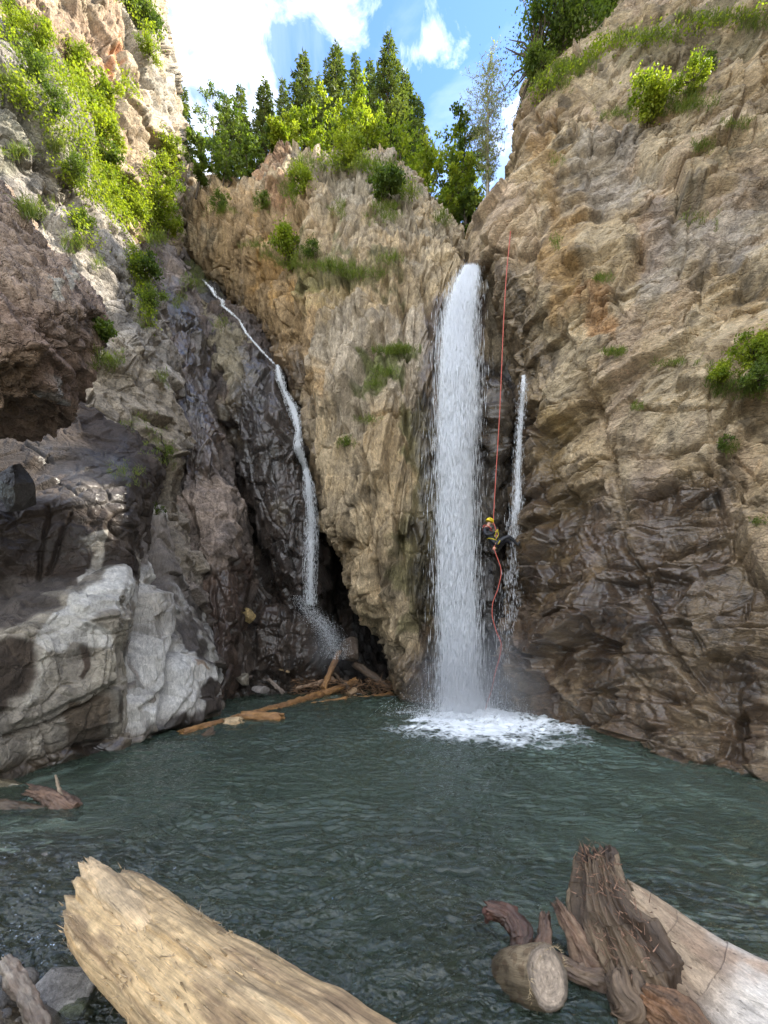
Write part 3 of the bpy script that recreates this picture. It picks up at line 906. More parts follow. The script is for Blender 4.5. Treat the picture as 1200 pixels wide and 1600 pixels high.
rock('cliff_bank', bank_c, 330, 560, M_slab, ((0.34, 0.30, 0.235), (0.27, 0.24, 0.195), (0.19, 0.165, 0.135)), (0.16, 0.10, 0.05, 0.035), seed=95,
     aniso=(0.9, 0.9, 1.1), tilt=(-24, 0), extra=strata,
     grooves=[([(20, 1150), (90, 1128), (150, 1100), (195, 1072)], 3.2, 0.22), ([(75, 1130), (80, 1180), (85, 1215)], 3, 0.14),
              ([(75, 790), (70, 860), (65, 905)], 3.5, 0.16), ([(110, 800), (95, 860), (80, 900)], 3.2, 0.16)],
     lumps=[([(60, 1000), (185, 950), (195, 1060), (80, 1115), (30, 1130)], 6, 0.14)],
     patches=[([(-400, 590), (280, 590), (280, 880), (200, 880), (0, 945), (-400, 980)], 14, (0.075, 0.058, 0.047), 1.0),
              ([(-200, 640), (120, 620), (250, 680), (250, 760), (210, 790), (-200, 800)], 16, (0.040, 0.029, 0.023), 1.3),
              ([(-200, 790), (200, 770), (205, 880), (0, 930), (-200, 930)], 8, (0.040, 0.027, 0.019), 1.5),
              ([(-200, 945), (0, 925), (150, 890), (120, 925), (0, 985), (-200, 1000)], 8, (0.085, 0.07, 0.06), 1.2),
              ([(120, 930), (200, 890), (205, 950), (130, 985), (70, 1005)], 8, (0.50, 0.48, 0.44), 1.0), ([(60, 985), (120, 960), (195, 985), (195, 1010), (110, 1000), (70, 1020)], 6, (0.50, 0.475, 0.43), 1.0), ([(30, 1040), (60, 1010), (70, 1040), (45, 1120)], 6, (0.42, 0.385, 0.32), 0.9),
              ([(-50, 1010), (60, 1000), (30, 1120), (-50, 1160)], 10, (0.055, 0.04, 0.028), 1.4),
              ([(120, 1010), (140, 1005), (122, 1060), (106, 1055)], 5, (0.07, 0.05, 0.036), 1.4),
              ([(110, 1110), (190, 1080), (190, 1190), (100, 1200)], 12, (0.10, 0.075, 0.05), 1.1),
              ([(150, 845), (175, 840), (172, 870), (150, 900), (140, 900), (158, 868), (135, 862)], 4, (0.42, 0.39, 0.34), 0.9),
              ([(100, 720), (180, 700), (190, 780), (110, 780)], 16, (0.09, 0.08, 0.075), 0.6)],
     wets=[([(60, 700), (200, 690), (210, 800), (60, 790)], 18, 0.25), ([(-200, 780), (200, 770), (205, 880), (-200, 930)], 12, 0.2)])

# white striped ribs at the water --------------------------------------------------------
ribs = [
    [(178, 1182, 10), (196, 1180, 9.8), (232, 1166, 10.7), (268, 1154, 11.5), (310, 1140, 12.6), (334, 1128, 14), (345, 1120, 17)],
    row(1100, [(178, 10.2), (196, 9.8), (230, 10.6), (268, 11.3), (312, 12.4), (336, 13.8), (348, 17)]),
    row(1030, [(178, 10.5), (198, 10.1), (226, 10.7), (266, 11.4), (308, 12.6), (334, 14.2), (346, 17)]),
    row(960, [(180, 10.9), (200, 10.4), (226, 11.0), (256, 11.8), (290, 13.1), (315, 15), (330, 18)]),
    row(900, [(182, 11.1), (202, 10.7), (224, 11.3), (250, 12.2), (278, 13.6), (300, 15.5), (318, 18)]),
    row(845, [(184, 11.5), (202, 11.1), (222, 11.8), (242, 12.8), (262, 14.1), (285, 16), (300, 18)]),
    row(790, [(180, 12.2), (200, 11.9), (218, 12.6), (236, 13.6), (254, 14.9), (275, 17), (290, 19)]),
]


def ribbing(d, G, px, py):
    q = G.astype(f32)
    w = fbm(q * 1.2, 3, 8)
    s = np.sin((q[..., 0] * 1.0 - q[..., 2] * 0.42 + 0.22 * w) * 22)
    return d + 0.022 * s * (0.5 + 0.5 * w)


rock('cliff_ribs', ribs, 240, 460, M_pale, ((0.64, 0.62, 0.58), (0.48, 0.45, 0.40), (0.26, 0.22, 0.17)), (0.16, 0.10, 0.05, 0.06), seed=102,
     aniso=(1.5, 1.2, 0.5), tilt=(22, 0), extra=ribbing,
     grooves=[([(222, 830), (222, 900), (212, 980), (196, 1060), (188, 1130)], 5.5, 0.95),
              ([(238, 840), (262, 900), (270, 960), (255, 1050), (228, 1130)], 5.5, 0.9),
              ([(238, 905), (262, 912)], 5, 0.45), ([(270, 1010), (285, 1060), (250, 1130)], 3.5, 0.2),
              ([(206, 1110), (235, 1085)], 4, 0.22)],
     lumps=[([(225, 925), (262, 925), (262, 1010), (238, 1080), (215, 1090)], 6, 0.3),
            ([(275, 1020), (325, 1035), (330, 1110), (240, 1140)], 8, 0.3),
            ([(195, 1100), (240, 1080), (230, 1140), (195, 1165)], 6, 0.25)],
     patches=[([(180, 800), (260, 800), (300, 900), (290, 940), (240, 880), (190, 860)], 10, (0.22, 0.19, 0.165), 1.0),
              ([(285, 880), (330, 960), (340, 1040), (300, 1010)], 10, (0.10, 0.085, 0.075), 1.2),
              ([(262, 1110), (300, 1070), (330, 1060), (335, 1140), (240, 1160)], 8, (0.07, 0.055, 0.045), 1.3),
              ([(185, 1000), (200, 980), (200, 1100), (185, 1120)], 6, (0.26, 0.22, 0.18), 0.8),
              ([(285, 1015), (320, 1025), (322, 1042), (288, 1032)], 4, (0.30, 0.20, 0.12), 0.8)])

# overhanging conglomerate on the left -------------------------------------------------
over = [
    row(668, [(-420, 7.5), (-60, 7.8), (20, 8.4), (70, 8.9), (90, 9.5), (95, 10.5)]),
    row(652, [(-420, 4.9), (-60, 5.3), (30, 5.8), (88, 6.4), (104, 7.4), (110, 10)]),
    row(640, [(-420, 4.65), (-60, 5.05), (40, 5.5), (98, 6.1), (110, 7.1), (114, 10)]),
    row(595, [(-420, 4.55), (-60, 4.95), (50, 5.4), (108, 6.0), (124, 7.0), (128, 10)]),
    row(545, [(-420, 4.5), (-60, 4.9), (60, 5.3), (122, 5.9), (143, 6.9), (148, 10)]),
    row(480, [(-420, 4.5), (-60, 4.9), (50, 5.3), (108, 5.9), (133, 6.9), (138, 10)]),
    row(420, [(-420, 4.7), (-60, 5.1), (20, 5.5), (62, 6.1), (84, 7.1), (92, 10)]),
    row(360, [(-420, 5.1), (-70, 5.5), (-8, 5.9), (22, 6.5), (40, 7.4), (48, 10)]),
    row(305, [(-420, 5.6), (-90, 6.2), (-34, 6.6), (-10, 7.2), (4, 8), (10, 10)]),
    row(240, [(-420, 6.5), (-120, 7), (-80, 7.4), (-60, 8), (-50, 9), (-45, 11)]),
]


def pebbly(d, G, px, py):
    q = G.astype(f32)
    t, o, e = facets(q / 0.30 + 0.25 * np.stack([noise3(q * 3 + k, 300 + k) for k in range(3)], -1), 301)
    t2, o2, e2 = facets(q / 0.11, 311)
    hole = sstep(0.05, 0.5, fbm(q * 3.4, 3, 320))
    d = d + 0.16 * np.minimum(e, 0.5) + 0.05 * o * sstep(0, 0.2, e) + 0.05 * np.minimum(e2, 0.5) - 0.12 * hole
    k = area(px, py, [(-450, 520), (30, 520), (90, 560), (90, 640), (-450, 650)], 16)
    return d - 0.05 * k


rock('overhanging_rock', over, 260, 360, M_cong, ((0.36, 0.25, 0.19), (0.46, 0.34, 0.25), (0.24, 0.17, 0.14)), (0.22, 0.10, 0.06, 0.10), seed=110,
     extra=pebbly, kind='thing', cat='rock', label='dark brown pitted overhanging rock jutting in at the left edge above the dirt slope',
     patches=[([(-300, 540), (80, 540), (90, 650), (-300, 660)], 18, (0.22, 0.145, 0.08), 0.8),
              ([(78, 430), (96, 432), (96, 452), (80, 450)], 4, (0.5, 0.46, 0.38), 1.0),
              ([(84, 590), (100, 590), (104, 640), (88, 640)], 5, (0.5, 0.5, 0.48), 0.7)])

# rock far back in the gully closes every gap between the masses
bk = [row(py_, [(150, 33), (300, 33), (450, 33), (600, 33), (760, 33)]) for py_ in (1075, 950, 800, 650, 520)]
rock('cliff_backing', bk, 60, 80, M_rock_dark, (DARK, BROWN, DARK), (0.4, 0.2, 0.05, 0.05), seed=171)

# unseen walls: the gorge continuing at left, sun blockers added at right
def far_wall(name, plan, h0, h1, seed):
    n = 60
    zz = np.linspace(-1.2, 1, 50)
    pl = catmull(np.array(plan, float), n, 0)
    T = np.linspace(0, 1, n)
    G = np.zeros((50, n, 3))
    for k, z in enumerate(np.linspace(0, 1, 50)):
        top = h0 + (h1 - h0) * T
        G[k, :, 0] = pl[:, 0] + pl[:, 2] * z
        G[k, :, 1] = pl[:, 1]
        G[k, :, 2] = -1.2 + z * (top + 1.2)
    N = grid_normals(G)
    q = G.astype(f32)
    t, o, e = facets(q / 2.2, seed)
    V = G + N * (0.5 * t + 0.4 * o + 0.8 * fbm(q / 4, 4, seed + 5))[..., None]
    m = sstep(-0.3, 0.3, fbm(q / 2, 4, seed + 9))[..., None]
    c = np.array(TAN) * (1 - m) + np.array(GREY) * m
    rgba = np.concatenate([c, 0.1 + 0 * m], -1)
    tag(raw_mesh(name, V.reshape(-1, 3), grid_faces(50, n), 4, rgba.reshape(-1, 4), M_rock_r), kind='structure')


far_wall('sun_blocker_right', [(14.2, 14.5, 3), (11.5, 9, 3), (8.6, 4.0, 4), (9.2, -0.5, 4), (13.0, -3.5, 5)], 38, 30, 141)  # unseen gorge wall, placed and raised to keep sun off the foreground
far_wall('cliff_gorge_left', [(-16, -14, -6), (-12, -7, -4), (-9.0, -1, -3), (-6.8, 4.2, -3)], 3, 9, 151)

far_wall('sun_blocker_notch', [(7.5, 22.5, 1), (7.5, 30, 1), (7.5, 40, 1)], 20, 21, 161)  # hidden wall added beneath the hill to stop sun reaching the gully

# ------------------------------------------------------------------ where the rock faces are (for planting and placing)
ZW, ZH, ZS = 310, 420, 4
ZB = np.full((ZH, ZW), 1e9)
for _V, _px, _py in SURF.values():
    y = _V[..., 1].ravel()
    ok = y > 1
    qx = ((600 + F * _V[..., 0].ravel()[ok] / y[ok]) / ZS + 2).astype(int)
    qy = ((YH - F * (_V[..., 2].ravel()[ok] - EH) / y[ok]) / ZS + 2).astype(int)
    k = (qx >= 0) & (qx < ZW) & (qy >= 0) & (qy < ZH)
    np.minimum.at(ZB, (qy[k], qx[k]), y[ok][k])


def hit(px, py, back=0.0, default=24.0):
    x, y = int(px / ZS + 2), int(py / ZS + 2)
    w = ZB[max(0, y - 1):y + 2, max(0, x - 1):x + 2]
    v = float(w.min()) if w.size else 1e9
    Y = v if v < 1e8 else default
    return P(px, py, Y + back)


# ------------------------------------------------------------------ ground and gravel
def bed_z(x, y):
    xy = np.stack([x, y, np.zeros_like(x)], -1).astype(f32)
    shore = 2.15 + 0.85 * sstep(-1.0, -2.3, x) + 0.25 * noise3(xy * 0.9, 401) + 1.4 * sstep(-3.2, -5.5, x)
    shore = shore - 0.9 * sstep(0.2, 1.5, x)
    z = -1.5 + 1.05 * sstep(5.5, 0.4, y - shore) + 1.05 * sstep(0.9, -1.6, y - shore)
    z = z + 0.55 * sstep(-0.5, -14, y)
    for bx, by, r, h in ((2.85, 3.9, 0.5, 0.50), (3.3, 3.7, 0.3, 0.42), (2.2, 4.1, 0.45, 0.48), (-2.4, 9.0, 0.9, 0.75), (1.0, 5.2, 1.0, 0.55), (0.7, 3.5, 0.6, 0.35), (-3.3, 4.6, 1.1, 0.5)):
        z = z + h * np.exp(-((x - bx) ** 2 + (y - by) ** 2) / r ** 2)
    z = z + 0.16 * fbm(xy * 0.8, 3, 405) + 0.07 * fbm(xy * 3.5, 3, 410)
    return z


def spaced(a, b, n, k):
    t = np.linspace(-1, 1, n)
    v = np.sinh(t * k) / np.sinh(k)
    return a + (b - a) * (v + 1) / 2


gx = spaced(-70, 70, 420, 4.2)
gy = np.concatenate([np.linspace(-70, 1.2, 60)[:-1], np.geomspace(1.2, 8, 240)[:-1], np.linspace(8, 70, 60)])
GX, GY = np.meshgrid(gx, gy)
GZ = bed_z(GX, GY)
V = np.stack([GX, GY, GZ], -1)
q = V.astype(f32)
t_, o_, e_ = facets(q / 0.22, 421)
V[..., 2] += 0.035 * np.minimum(e_, 0.6) + 0.02 * o_
m = sstep(-0.3, 0.4, fbm(q * 1.5, 4, 425))[..., None]
gc = np.array((0.30, 0.24, 0.15)) * (1 - m) + np.array((0.17, 0.14, 0.10)) * m
gc = gc * (1 + 0.6 * o_[..., None])
wetg = sstep(0.35, 0.0, V[..., 2])
gc = gc * (1 - 0.4 * wetg[..., None])
raw = raw_mesh('ground', V.reshape(-1, 3), grid_faces(len(gy), len(gx)), 4,
               np.concatenate([gc, wetg[..., None]], -1).reshape(-1, 4), M_stone)
tag(raw, kind='structure')


def ico(n):
    import bmesh
    bm = bmesh.new()
    bmesh.ops.create_icosphere(bm, subdivisions=n, radius=1)
    v = np.array([x.co for x in bm.verts])
    f = np.array([[x.index for x in g.verts] for g in bm.faces])
    bm.free()
    return v, f


ICO5, ICO1 = ico(6), ico(2)


def stone(name, c, size, seed, col, rotz=0, label=None, cat='rock', kind=None, wet=0.2, mat=None, chip=0.28, group=None):
    v, f = ICO5
    s = np.array(size)
    q = (v * s / max(size)).astype(f32)
    d = 1 + 0.16 * fbm(q * 0.9 + seed * 3.1, 2, seed)
    V = v * d[:, None] * s
    # plane cuts give flat broken faces
    r = np.random.default_rng(seed)
    for k in range(16):
        n = r.normal(size=3)
        n /= np.linalg.norm(n)
        lim = (0.60 + 0.25 * r.random()) * np.linalg.norm(n * s)
        ex = V @ n - lim
        V = V - np.clip(ex, 0, None)[:, None] * n * (0.8 + chip * 0.5)
    q = V.astype(f32) / max(size)
    V = V + v * (0.028 * fbm(q * 3.0, 5, seed + 3, 0.6) + 0.02 * facets(q * 3.5, seed + 9)[0])[:, None] * max(size)
    a = math.radians(rotz)
    R = np.array([[math.cos(a), -math.sin(a), 0], [math.sin(a), math.cos(a), 0], [0, 0, 1]])
    V = V @ R.T
    m = sstep(-0.3, 0.3, fbm(q * 2.0, 4, seed + 5))[:, None]
    c_ = np.array(col) * (0.75 + 0.45 * m)
    rgba = np.concatenate([c_, np.full((len(v), 1), wet)], 1)
    o = raw_mesh(name, V, f.reshape(-1), 3, rgba, mat or M_stone)
    o.location = c
    return tag(o, label, cat, group, kind)


# loose pebbles of the near bank and shallows: nobody could count them
vs, fs, cs = [], [], []
base_v, base_f = ICO1
off = 0
for i in range(2600):
    x = rng.uniform(-5.5, 4.5)
    y = rng.uniform(1.6, 4.4) + (1.2 if x < -3 else 0)
    z = float(bed_z(np.array([x]), np.array([y]))[0])
    r = 0.016 + 0.060 * rng.random() ** 3
    s = r * np.array([1 + rng.random() * 0.6, 1 + rng.random() * 0.5, 0.55 + rng.random() * 0.4])
    a = rng.uniform(0, 6.3)
    R = np.array([[math.cos(a), -math.sin(a), 0], [math.sin(a), math.cos(a), 0], [0, 0, 1]])
    v = (base_v * (1 + 0.28 * (rng.random((len(base_v), 1)) - 0.5)) * s) @ R.T + (x, y, z + r * 0.25)
    c = np.array([(0.20, 0.18, 0.155), (0.13, 0.115, 0.095), (0.26, 0.23, 0.19), (0.15, 0.11, 0.075)][rng.integers(4)]) * rng.uniform(0.6, 1.3)
    w = 0.75 if z < 0.12 else 0.2
    vs.append(v)
    fs.append(base_f + off)
    cs.append(np.tile(np.append(c * (0.65 if w > 0.5 else 1), w), (len(v), 1)))
    off += len(v)
tag(raw_mesh('gravel', np.concatenate(vs), np.concatenate(fs).reshape(-1), 3, np.concatenate(cs), M_stone), kind='stuff')

# ------------------------------------------------------------------ pool water
FX, FY = 2.85, 14.3                       # where the big fall lands
nr, nc_ = 1150, 820
yy = np.concatenate([np.linspace(-8, 1.6, 30)[:-1], np.geomspace(1.6, 30, nr)])
tt = np.linspace(-1.35, 1.35, nc_)
WY, WT = np.meshgrid(yy, tt, indexing='ij')
WX = WT * np.maximum(WY, 3.0)
q = np.stack([WX, WY, np.zeros_like(WX)], -1).astype(f32)
r = np.hypot(WX - FX, WY - FY)
th = np.arctan2(WY - FY, WX - FX)
warp = np.stack([noise3(q * 1.3, 501), noise3(q * 1.3, 502), 0 * q[..., 0]], -1) * 0.35
qw = q + warp
amp = 0.55 + 0.75 * np.exp(-r / 7)
h = 0.055 * fbm(qw * np.array((1.5, 3.1, 1), f32), 3, 510)
h = h + 0.050 * fbm(qw * np.array((4.2, 8.0, 1), f32) + 5, 4, 515, 0.6, True)
h = h + 0.006 * np.sin(r * 9 + 2.5 * noise3(q * 0.8, 520)) * np.exp(-r / 9)
h = h * amp * (0.75 + 0.75 * sstep(-0.4, 0.5, fbm(q * 0.55 + 3, 3, 525)))
# boiling water under the fall
fq = q * 1.0
fn = fbm(np.stack([WX, WY, 0 * WX], -1).astype(f32) * 1.7, 4, 530, 0.6)
re = np.hypot((WX - 2.85) / 3.4, (WY - 12.5) / 3.9)
re = re + 0.30 * fn
foam = sstep(1.15, 0.3, re)
core = sstep(1.3, 0.2, np.hypot((WX - FX) / 1.15, (WY - FY + 0.25) / 1.0) + 0.3 * fn)
h = h + 0.16 * core * (0.6 + fbm(q * 4, 4, 540, 0.65)) + 0.06 * foam * fbm(q * 3.5, 4, 545, 0.6)
# gully stream foam at the driftwood and long drifting flecks
fo2 = sstep(1.0, 0.3, np.hypot((WX + 1.3) / 0.8, (WY - 19.8) / 1.0)) * 0.6
WV = np.stack([WX, WY, h], -1)
depth = np.clip(-bed_z(WX, WY), 0.0, 3)
ramp_f = np.clip(np.maximum(foam, fo2), 0, 1)


def water_mat():
    m = bpy.data.materials.new('pool_water')
    m.use_nodes = True
    t = m.node_tree
    t.nodes.clear()
    a_f = nd(t, 'ShaderNodeAttribute', attribute_name='foam')
    a_c = nd(t, 'ShaderNodeAttribute', attribute_name='core')
    a_d = nd(t, 'ShaderNodeAttribute', attribute_name='depth')
    geo = nd(t, 'ShaderNodeTexCoord')
    v = geo.outputs['Object']
    murk = math_n(t, 'SUBTRACT', 1.0, math_n(t, 'POWER', 2.718, math_n(t, 'MULTIPLY', a_d.outputs['Fac'], -1.15)), clamp=True)
    n0 = noise_n(t, v, 0.7, 4, 0.6)
    dc = mixc(t, n0, (0.033, 0.053, 0.036), (0.056, 0.080, 0.056))
    dif = nd(t, 'ShaderNodeBsdfDiffuse')
    t.links.new(dc, dif.inputs[0])
    tr = nd(t, 'ShaderNodeBsdfTransparent')
    tr.inputs[0].default_value = (0.72, 0.78, 0.62, 1)
    m1 = nd(t, 'ShaderNodeMixShader')
    t.links.new(math_n(t, 'MULTIPLY', murk, 0.97), m1.inputs[0])
    t.links.new(tr.outputs[0], m1.inputs[1])
    t.links.new(dif.outputs[0], m1.inputs[2])
    nz = noise_n(t, mapping(t, v, scale=(2.7, 6, 1)), 1.0, 3, 0.55, 0.8)
    nz2 = noise_n(t, mapping(t, v, scale=(20, 34, 1)), 1.0, 4, 0.6, 0.5)
    bu = nd(t, 'ShaderNodeBump')
    bu.inputs['Strength'].default_value = 1.0
    bu.inputs['Distance'].default_value = 0.11
    t.links.new(math_n(t, 'ADD', nz, math_n(t, 'MULTIPLY', nz2, 0.12)), bu.inputs['Height'])
    gl = nd(t, 'ShaderNodeBsdfGlossy')
    gl.inputs['Roughness'].default_value = 0.06
    gl.inputs['Color'].default_value = (0.95, 0.98, 1, 1)
    t.links.new(bu.outputs[0], gl.inputs['Normal'])
    fr = nd(t, 'ShaderNodeFresnel')
    fr.inputs['IOR'].default_value = 1.5
    t.links.new(bu.outputs[0], fr.inputs['Normal'])
    m2 = nd(t, 'ShaderNodeMixShader')
    t.links.new(fr.outputs[0], m2.inputs[0])
    t.links.new(m1.outputs[0], m2.inputs[1])
    t.links.new(gl.outputs[0], m2.inputs[2])
    # lacy foam
    vw = nd(t, 'ShaderNodeTexNoise')
    vw.inputs['Scale'].default_value = 2.2
    vw.inputs['Detail'].default_value = 5
    t.links.new(v, vw.inputs['Vector'])
    s_ = nd(t, 'ShaderNodeVectorMath', operation='SCALE')
    s_.inputs['Scale'].default_value = 0.7
    t.links.new(vw.outputs['Color'], s_.inputs[0])
    ad = nd(t, 'ShaderNodeVectorMath', operation='ADD')
    t.links.new(v, ad.inputs[0])
    t.links.new(s_.outputs[0], ad.inputs[1])
    vo = nd(t, 'ShaderNodeTexVoronoi', feature='DISTANCE_TO_EDGE')
    vo.inputs['Scale'].default_value = 3.6
    t.links.new(ad.outputs[0], vo.inputs['Vector'])
    fn_ = noise_n(t, ad.outputs[0], 5.0, 6, 0.7)
    lace = math_n(t, 'SUBTRACT', math_n(t, 'MULTIPLY', a_f.outputs['Fac'], 1.15), math_n(t, 'MULTIPLY', vo.outputs[0], 2.0))
    lace = math_n(t, 'ADD', lace, math_n(t, 'MULTIPLY', math_n(t, 'SUBTRACT', fn_, 0.5), 1.3))
    lace = math_n(t, 'MULTIPLY', lace, a_f.outputs['Fac'])
    lace = math_n(t, 'ADD', lace, math_n(t, 'MULTIPLY', a_c.outputs['Fac'], 1.0))
    fm = ramp(t, lace, [(0.12, 0.0), (0.80, 1.0)])
    fd = nd(t, 'ShaderNodeBsdfDiffuse')
    fd.inputs[0].default_value = (0.82, 0.87, 0.90, 1)
    m3 = nd(t, 'ShaderNodeMixShader')
    t.links.new(fm, m3.inputs[0])
    t.links.new(m2.outputs[0], m3.inputs[1])
    t.links.new(fd.outputs[0], m3.inputs[2])
    o = nd(t, 'ShaderNodeOutputMaterial')
    t.links.new(m3.outputs[0], o.inputs[0])
    return m


M_water = water_mat()
tag(raw_mesh('water', WV.reshape(-1, 3), grid_faces(WX.shape[0], WX.shape[1]), 4, None, M_water,
             attrs={'foam': ramp_f.ravel(), 'core': core.ravel(), 'depth': depth.ravel()}), kind='structure')


# ------------------------------------------------------------------ falling water
def fall_mats():
    out = []
    for nm, alpha_lo, alpha_hi, sx in (('fall_sheet', 0.40, 0.56, 1.0), ('fall_streak', None, None, 1.0)):
        m = bpy.data.materials.new(nm)
        m.use_nodes = True
        t = m.node_tree
        t.nodes.clear()
        d = nd(t, 'ShaderNodeBsdfDiffuse')
        d.inputs[0].default_value = (0.96, 0.98, 1.0, 1)
        tr = nd(t, 'ShaderNodeBsdfTranslucent')
        tr.inputs[0].default_value = (0.96, 0.98, 1.0, 1)
        mx = nd(t, 'ShaderNodeMixShader')
        mx.inputs[0].default_value = 0.45
        t.links.new(d.outputs[0], mx.inputs[1])
        t.links.new(tr.outputs[0], mx.inputs[2])
        o = nd(t, 'ShaderNodeOutputMaterial')
        if alpha_lo is None:
            t.links.new(mx.outputs[0], o.inputs[0])
        else:
            at = nd(t, 'ShaderNodeAttribute', attribute_name='flow')   # (across, down, density)
            v = at.outputs['Vector']
            sp = nd(t, 'ShaderNodeSeparateXYZ')
            t.links.new(v, sp.inputs[0])
            cb = nd(t, 'ShaderNodeCombineXYZ')
            t.links.new(sp.outputs[0], cb.inputs[0])
            t.links.new(sp.outputs[1], cb.inputs[1])
            n1 = noise_n(t, mapping(t, cb.outputs[0], scale=(16, 1.3, 1)), 1.0, 6, 0.65, 0.3)
            n2 = noise_n(t, mapping(t, cb.outputs[0], scale=(60, 6, 1)), 1.0, 4, 0.6, 0.2)
            s = math_n(t, 'ADD', math_n(t, 'MULTIPLY', n1, 0.6), math_n(t, 'MULTIPLY', n2, 0.4))
            n3 = noise_n(t, mapping(t, cb.outputs[0], scale=(4.5, 0.28, 1)), 1.0, 3, 0.5, 0.4)
            s = math_n(t, 'ADD', s, math_n(t, 'MULTIPLY', math_n(t, 'SUBTRACT', n3, 0.5), 0.55))
            s = math_n(t, 'ADD', s, math_n(t, 'MULTIPLY', math_n(t, 'SUBTRACT', sp.outputs[2], 0.5), 0.55))
            al = ramp(t, s, [(alpha_lo, 0.0), (alpha_hi, 1.0)])
            tp = nd(t, 'ShaderNodeBsdfTransparent')
            m2 = nd(t, 'ShaderNodeMixShader')
            t.links.new(al, m2.inputs[0])
            t.links.new(tp.outputs[0], m2.inputs[1])
            t.links.new(mx.outputs[0], m2.inputs[2])
            t.links.new(m2.outputs[0], o.inputs[0])
        out.append(m)
    return out


M_sheet, M_streak = fall_mats()


def interp_path(path, t):
    p = np.array(path, float)
    s = np.linspace(0, 1, len(p))
    return np.stack([np.interp(t, s, p[:, k]) for k in range(p.shape[1])], -1)


def path_by_py(path, n):
    """path rows: (py, cx, half-width px, Y, half-thickness m, density) -> resampled in image row"""
    p = np.array(path, float)
    py = np.linspace(p[0, 0], p[-1, 0], n)
    return np.stack([py] + [np.interp(py, p[:, 0], p[:, k]) for k in range(1, 6)], -1)


def sheet(name, path, parent, layers=(1.0, 0.45), nu=46, nv=260, seed=0, dens=0.0):
    S = path_by_py(path, nv)
    vs, fs, at, off = [], [], [], 0
    for li, L in enumerate(layers):
        a = np.linspace(-math.pi * 0.95, 0.0 + math.pi * 0.0 - 0.05, nu) if False else np.linspace(-0.5, 0.5, nu)
        u = a * 2                                       # -1..1 across
        ww = S[:, 2] * (0.93 if li == 0 else 0.8)
        pxm = S[:, 1, None] + u[None] * ww[:, None]
        Y = S[:, 3, None] - L * S[:, 4, None] * np.sqrt(np.clip(1 - u[None] ** 2, 0, 1))
        X, Yy, Z = P(pxm, S[:, 0, None] + 0 * pxm, Y)
        V = np.stack([X, Yy, Z], -1)
        n = 0.09 * fbm((V * np.array((5.0, 5.0, 0.9))).astype(f32), 4, seed + li) * sstep(0, 1.5, S[0, 0] * 0 + (V[0, 0, 2] - V[..., 2]) + 0.3)
        V[..., 1] -= n * min(1, S[:, 4].max() * 3)
        down = (V[0, 0, 2] - V[..., 2]) * 1.0
        edge = 1 - np.abs(u[None]) ** 3 * 0.9 + 0 * pxm
        at.append(np.stack([V[..., 0] + li * 7.3, down, np.clip(S[:, 5, None] * edge + dens, 0, 1.3)], -1).reshape(-1, 3))
        vs.append(V.reshape(-1, 3))
        fs.append(grid_faces(nv, nu) + off)
        off += nu * nv
    V = np.concatenate(vs)
    me_o = raw_mesh(name, V, np.concatenate(fs), 4, None, M_sheet, parent)
    A = me_o.data.attributes.new('flow', 'FLOAT_VECTOR', 'POINT')
    A.data.foreach_set('vector', np.concatenate(at).astype(f32).ravel())
    return me_o


def streaks(name, path, n, parent, wid=(0.006, 0.016), ln=(0.08, 0.45), spread=1.0, seed=0, gauss=0.45, top_fade=0.0):
    r = np.random.default_rng(seed)
    p = np.array(path, float)
    t = r.random(n)
    # even per world height
    py = p[0, 0] + t * (p[-1, 0] - p[0, 0])
    g = [np.interp(py, p[:, 0], p[:, k]) for k in range(1, 6)]
    keep = r.random(n) < np.clip(g[4], 0.03, 1)
    py, g = py[keep], [a[keep] for a in g]
    n = len(py)
    u = np.clip(r.normal(0, gauss, n), -1.6, 1.6) * spread
    w = r.uniform(-1, 1, n)
    px = g[0] + u * g[1]
    Y = g[2] - g[3] * np.sqrt(np.clip(1 - u ** 2, 0.05, 1)) * (0.75 + 0.55 * np.abs(w)) - 0.02
    X, Yy, Z = P(px, py, Y)
    c = np.stack([X, Yy, Z], -1)
    fallen = (EH + (YH - p[0, 0]) / F * p[0, 3]) - Z
    L = r.uniform(ln[0], ln[1], n) * (0.35 + 0.65 * np.clip(fallen / 4, 0, 1)) * (0.4 + r.random(n))
    W = r.uniform(wid[0], wid[1], n)
    dirv = np.stack([r.normal(0, 0.008, n), r.normal(0, 0.008, n), -np.ones(n)], -1)
    top, bot = c - dirv * L[:, None] * 0.5, c + dirv * L[:, None] * 0.5
    bot[:, 2] = np.maximum(bot[:, 2], 0.0)
    ex, ey = np.array((1.0, 0, 0)), np.array((0, 1.0, 0))
    V = np.stack([top, c + ex * W[:, None], c + ey * W[:, None], c - ex * W[:, None], c - ey * W[:, None], bot], 1).reshape(-1, 3)
    b = (np.arange(n) * 6)[:, None, None]
    tri = np.array([[0, 2, 1], [0, 3, 2], [0, 4, 3], [0, 1, 4], [5, 1, 2], [5, 2, 3], [5, 3, 4], [5, 4, 1]])[None]
    return raw_mesh(name, V, (b + tri).reshape(-1), 3, None, M_streak, parent)


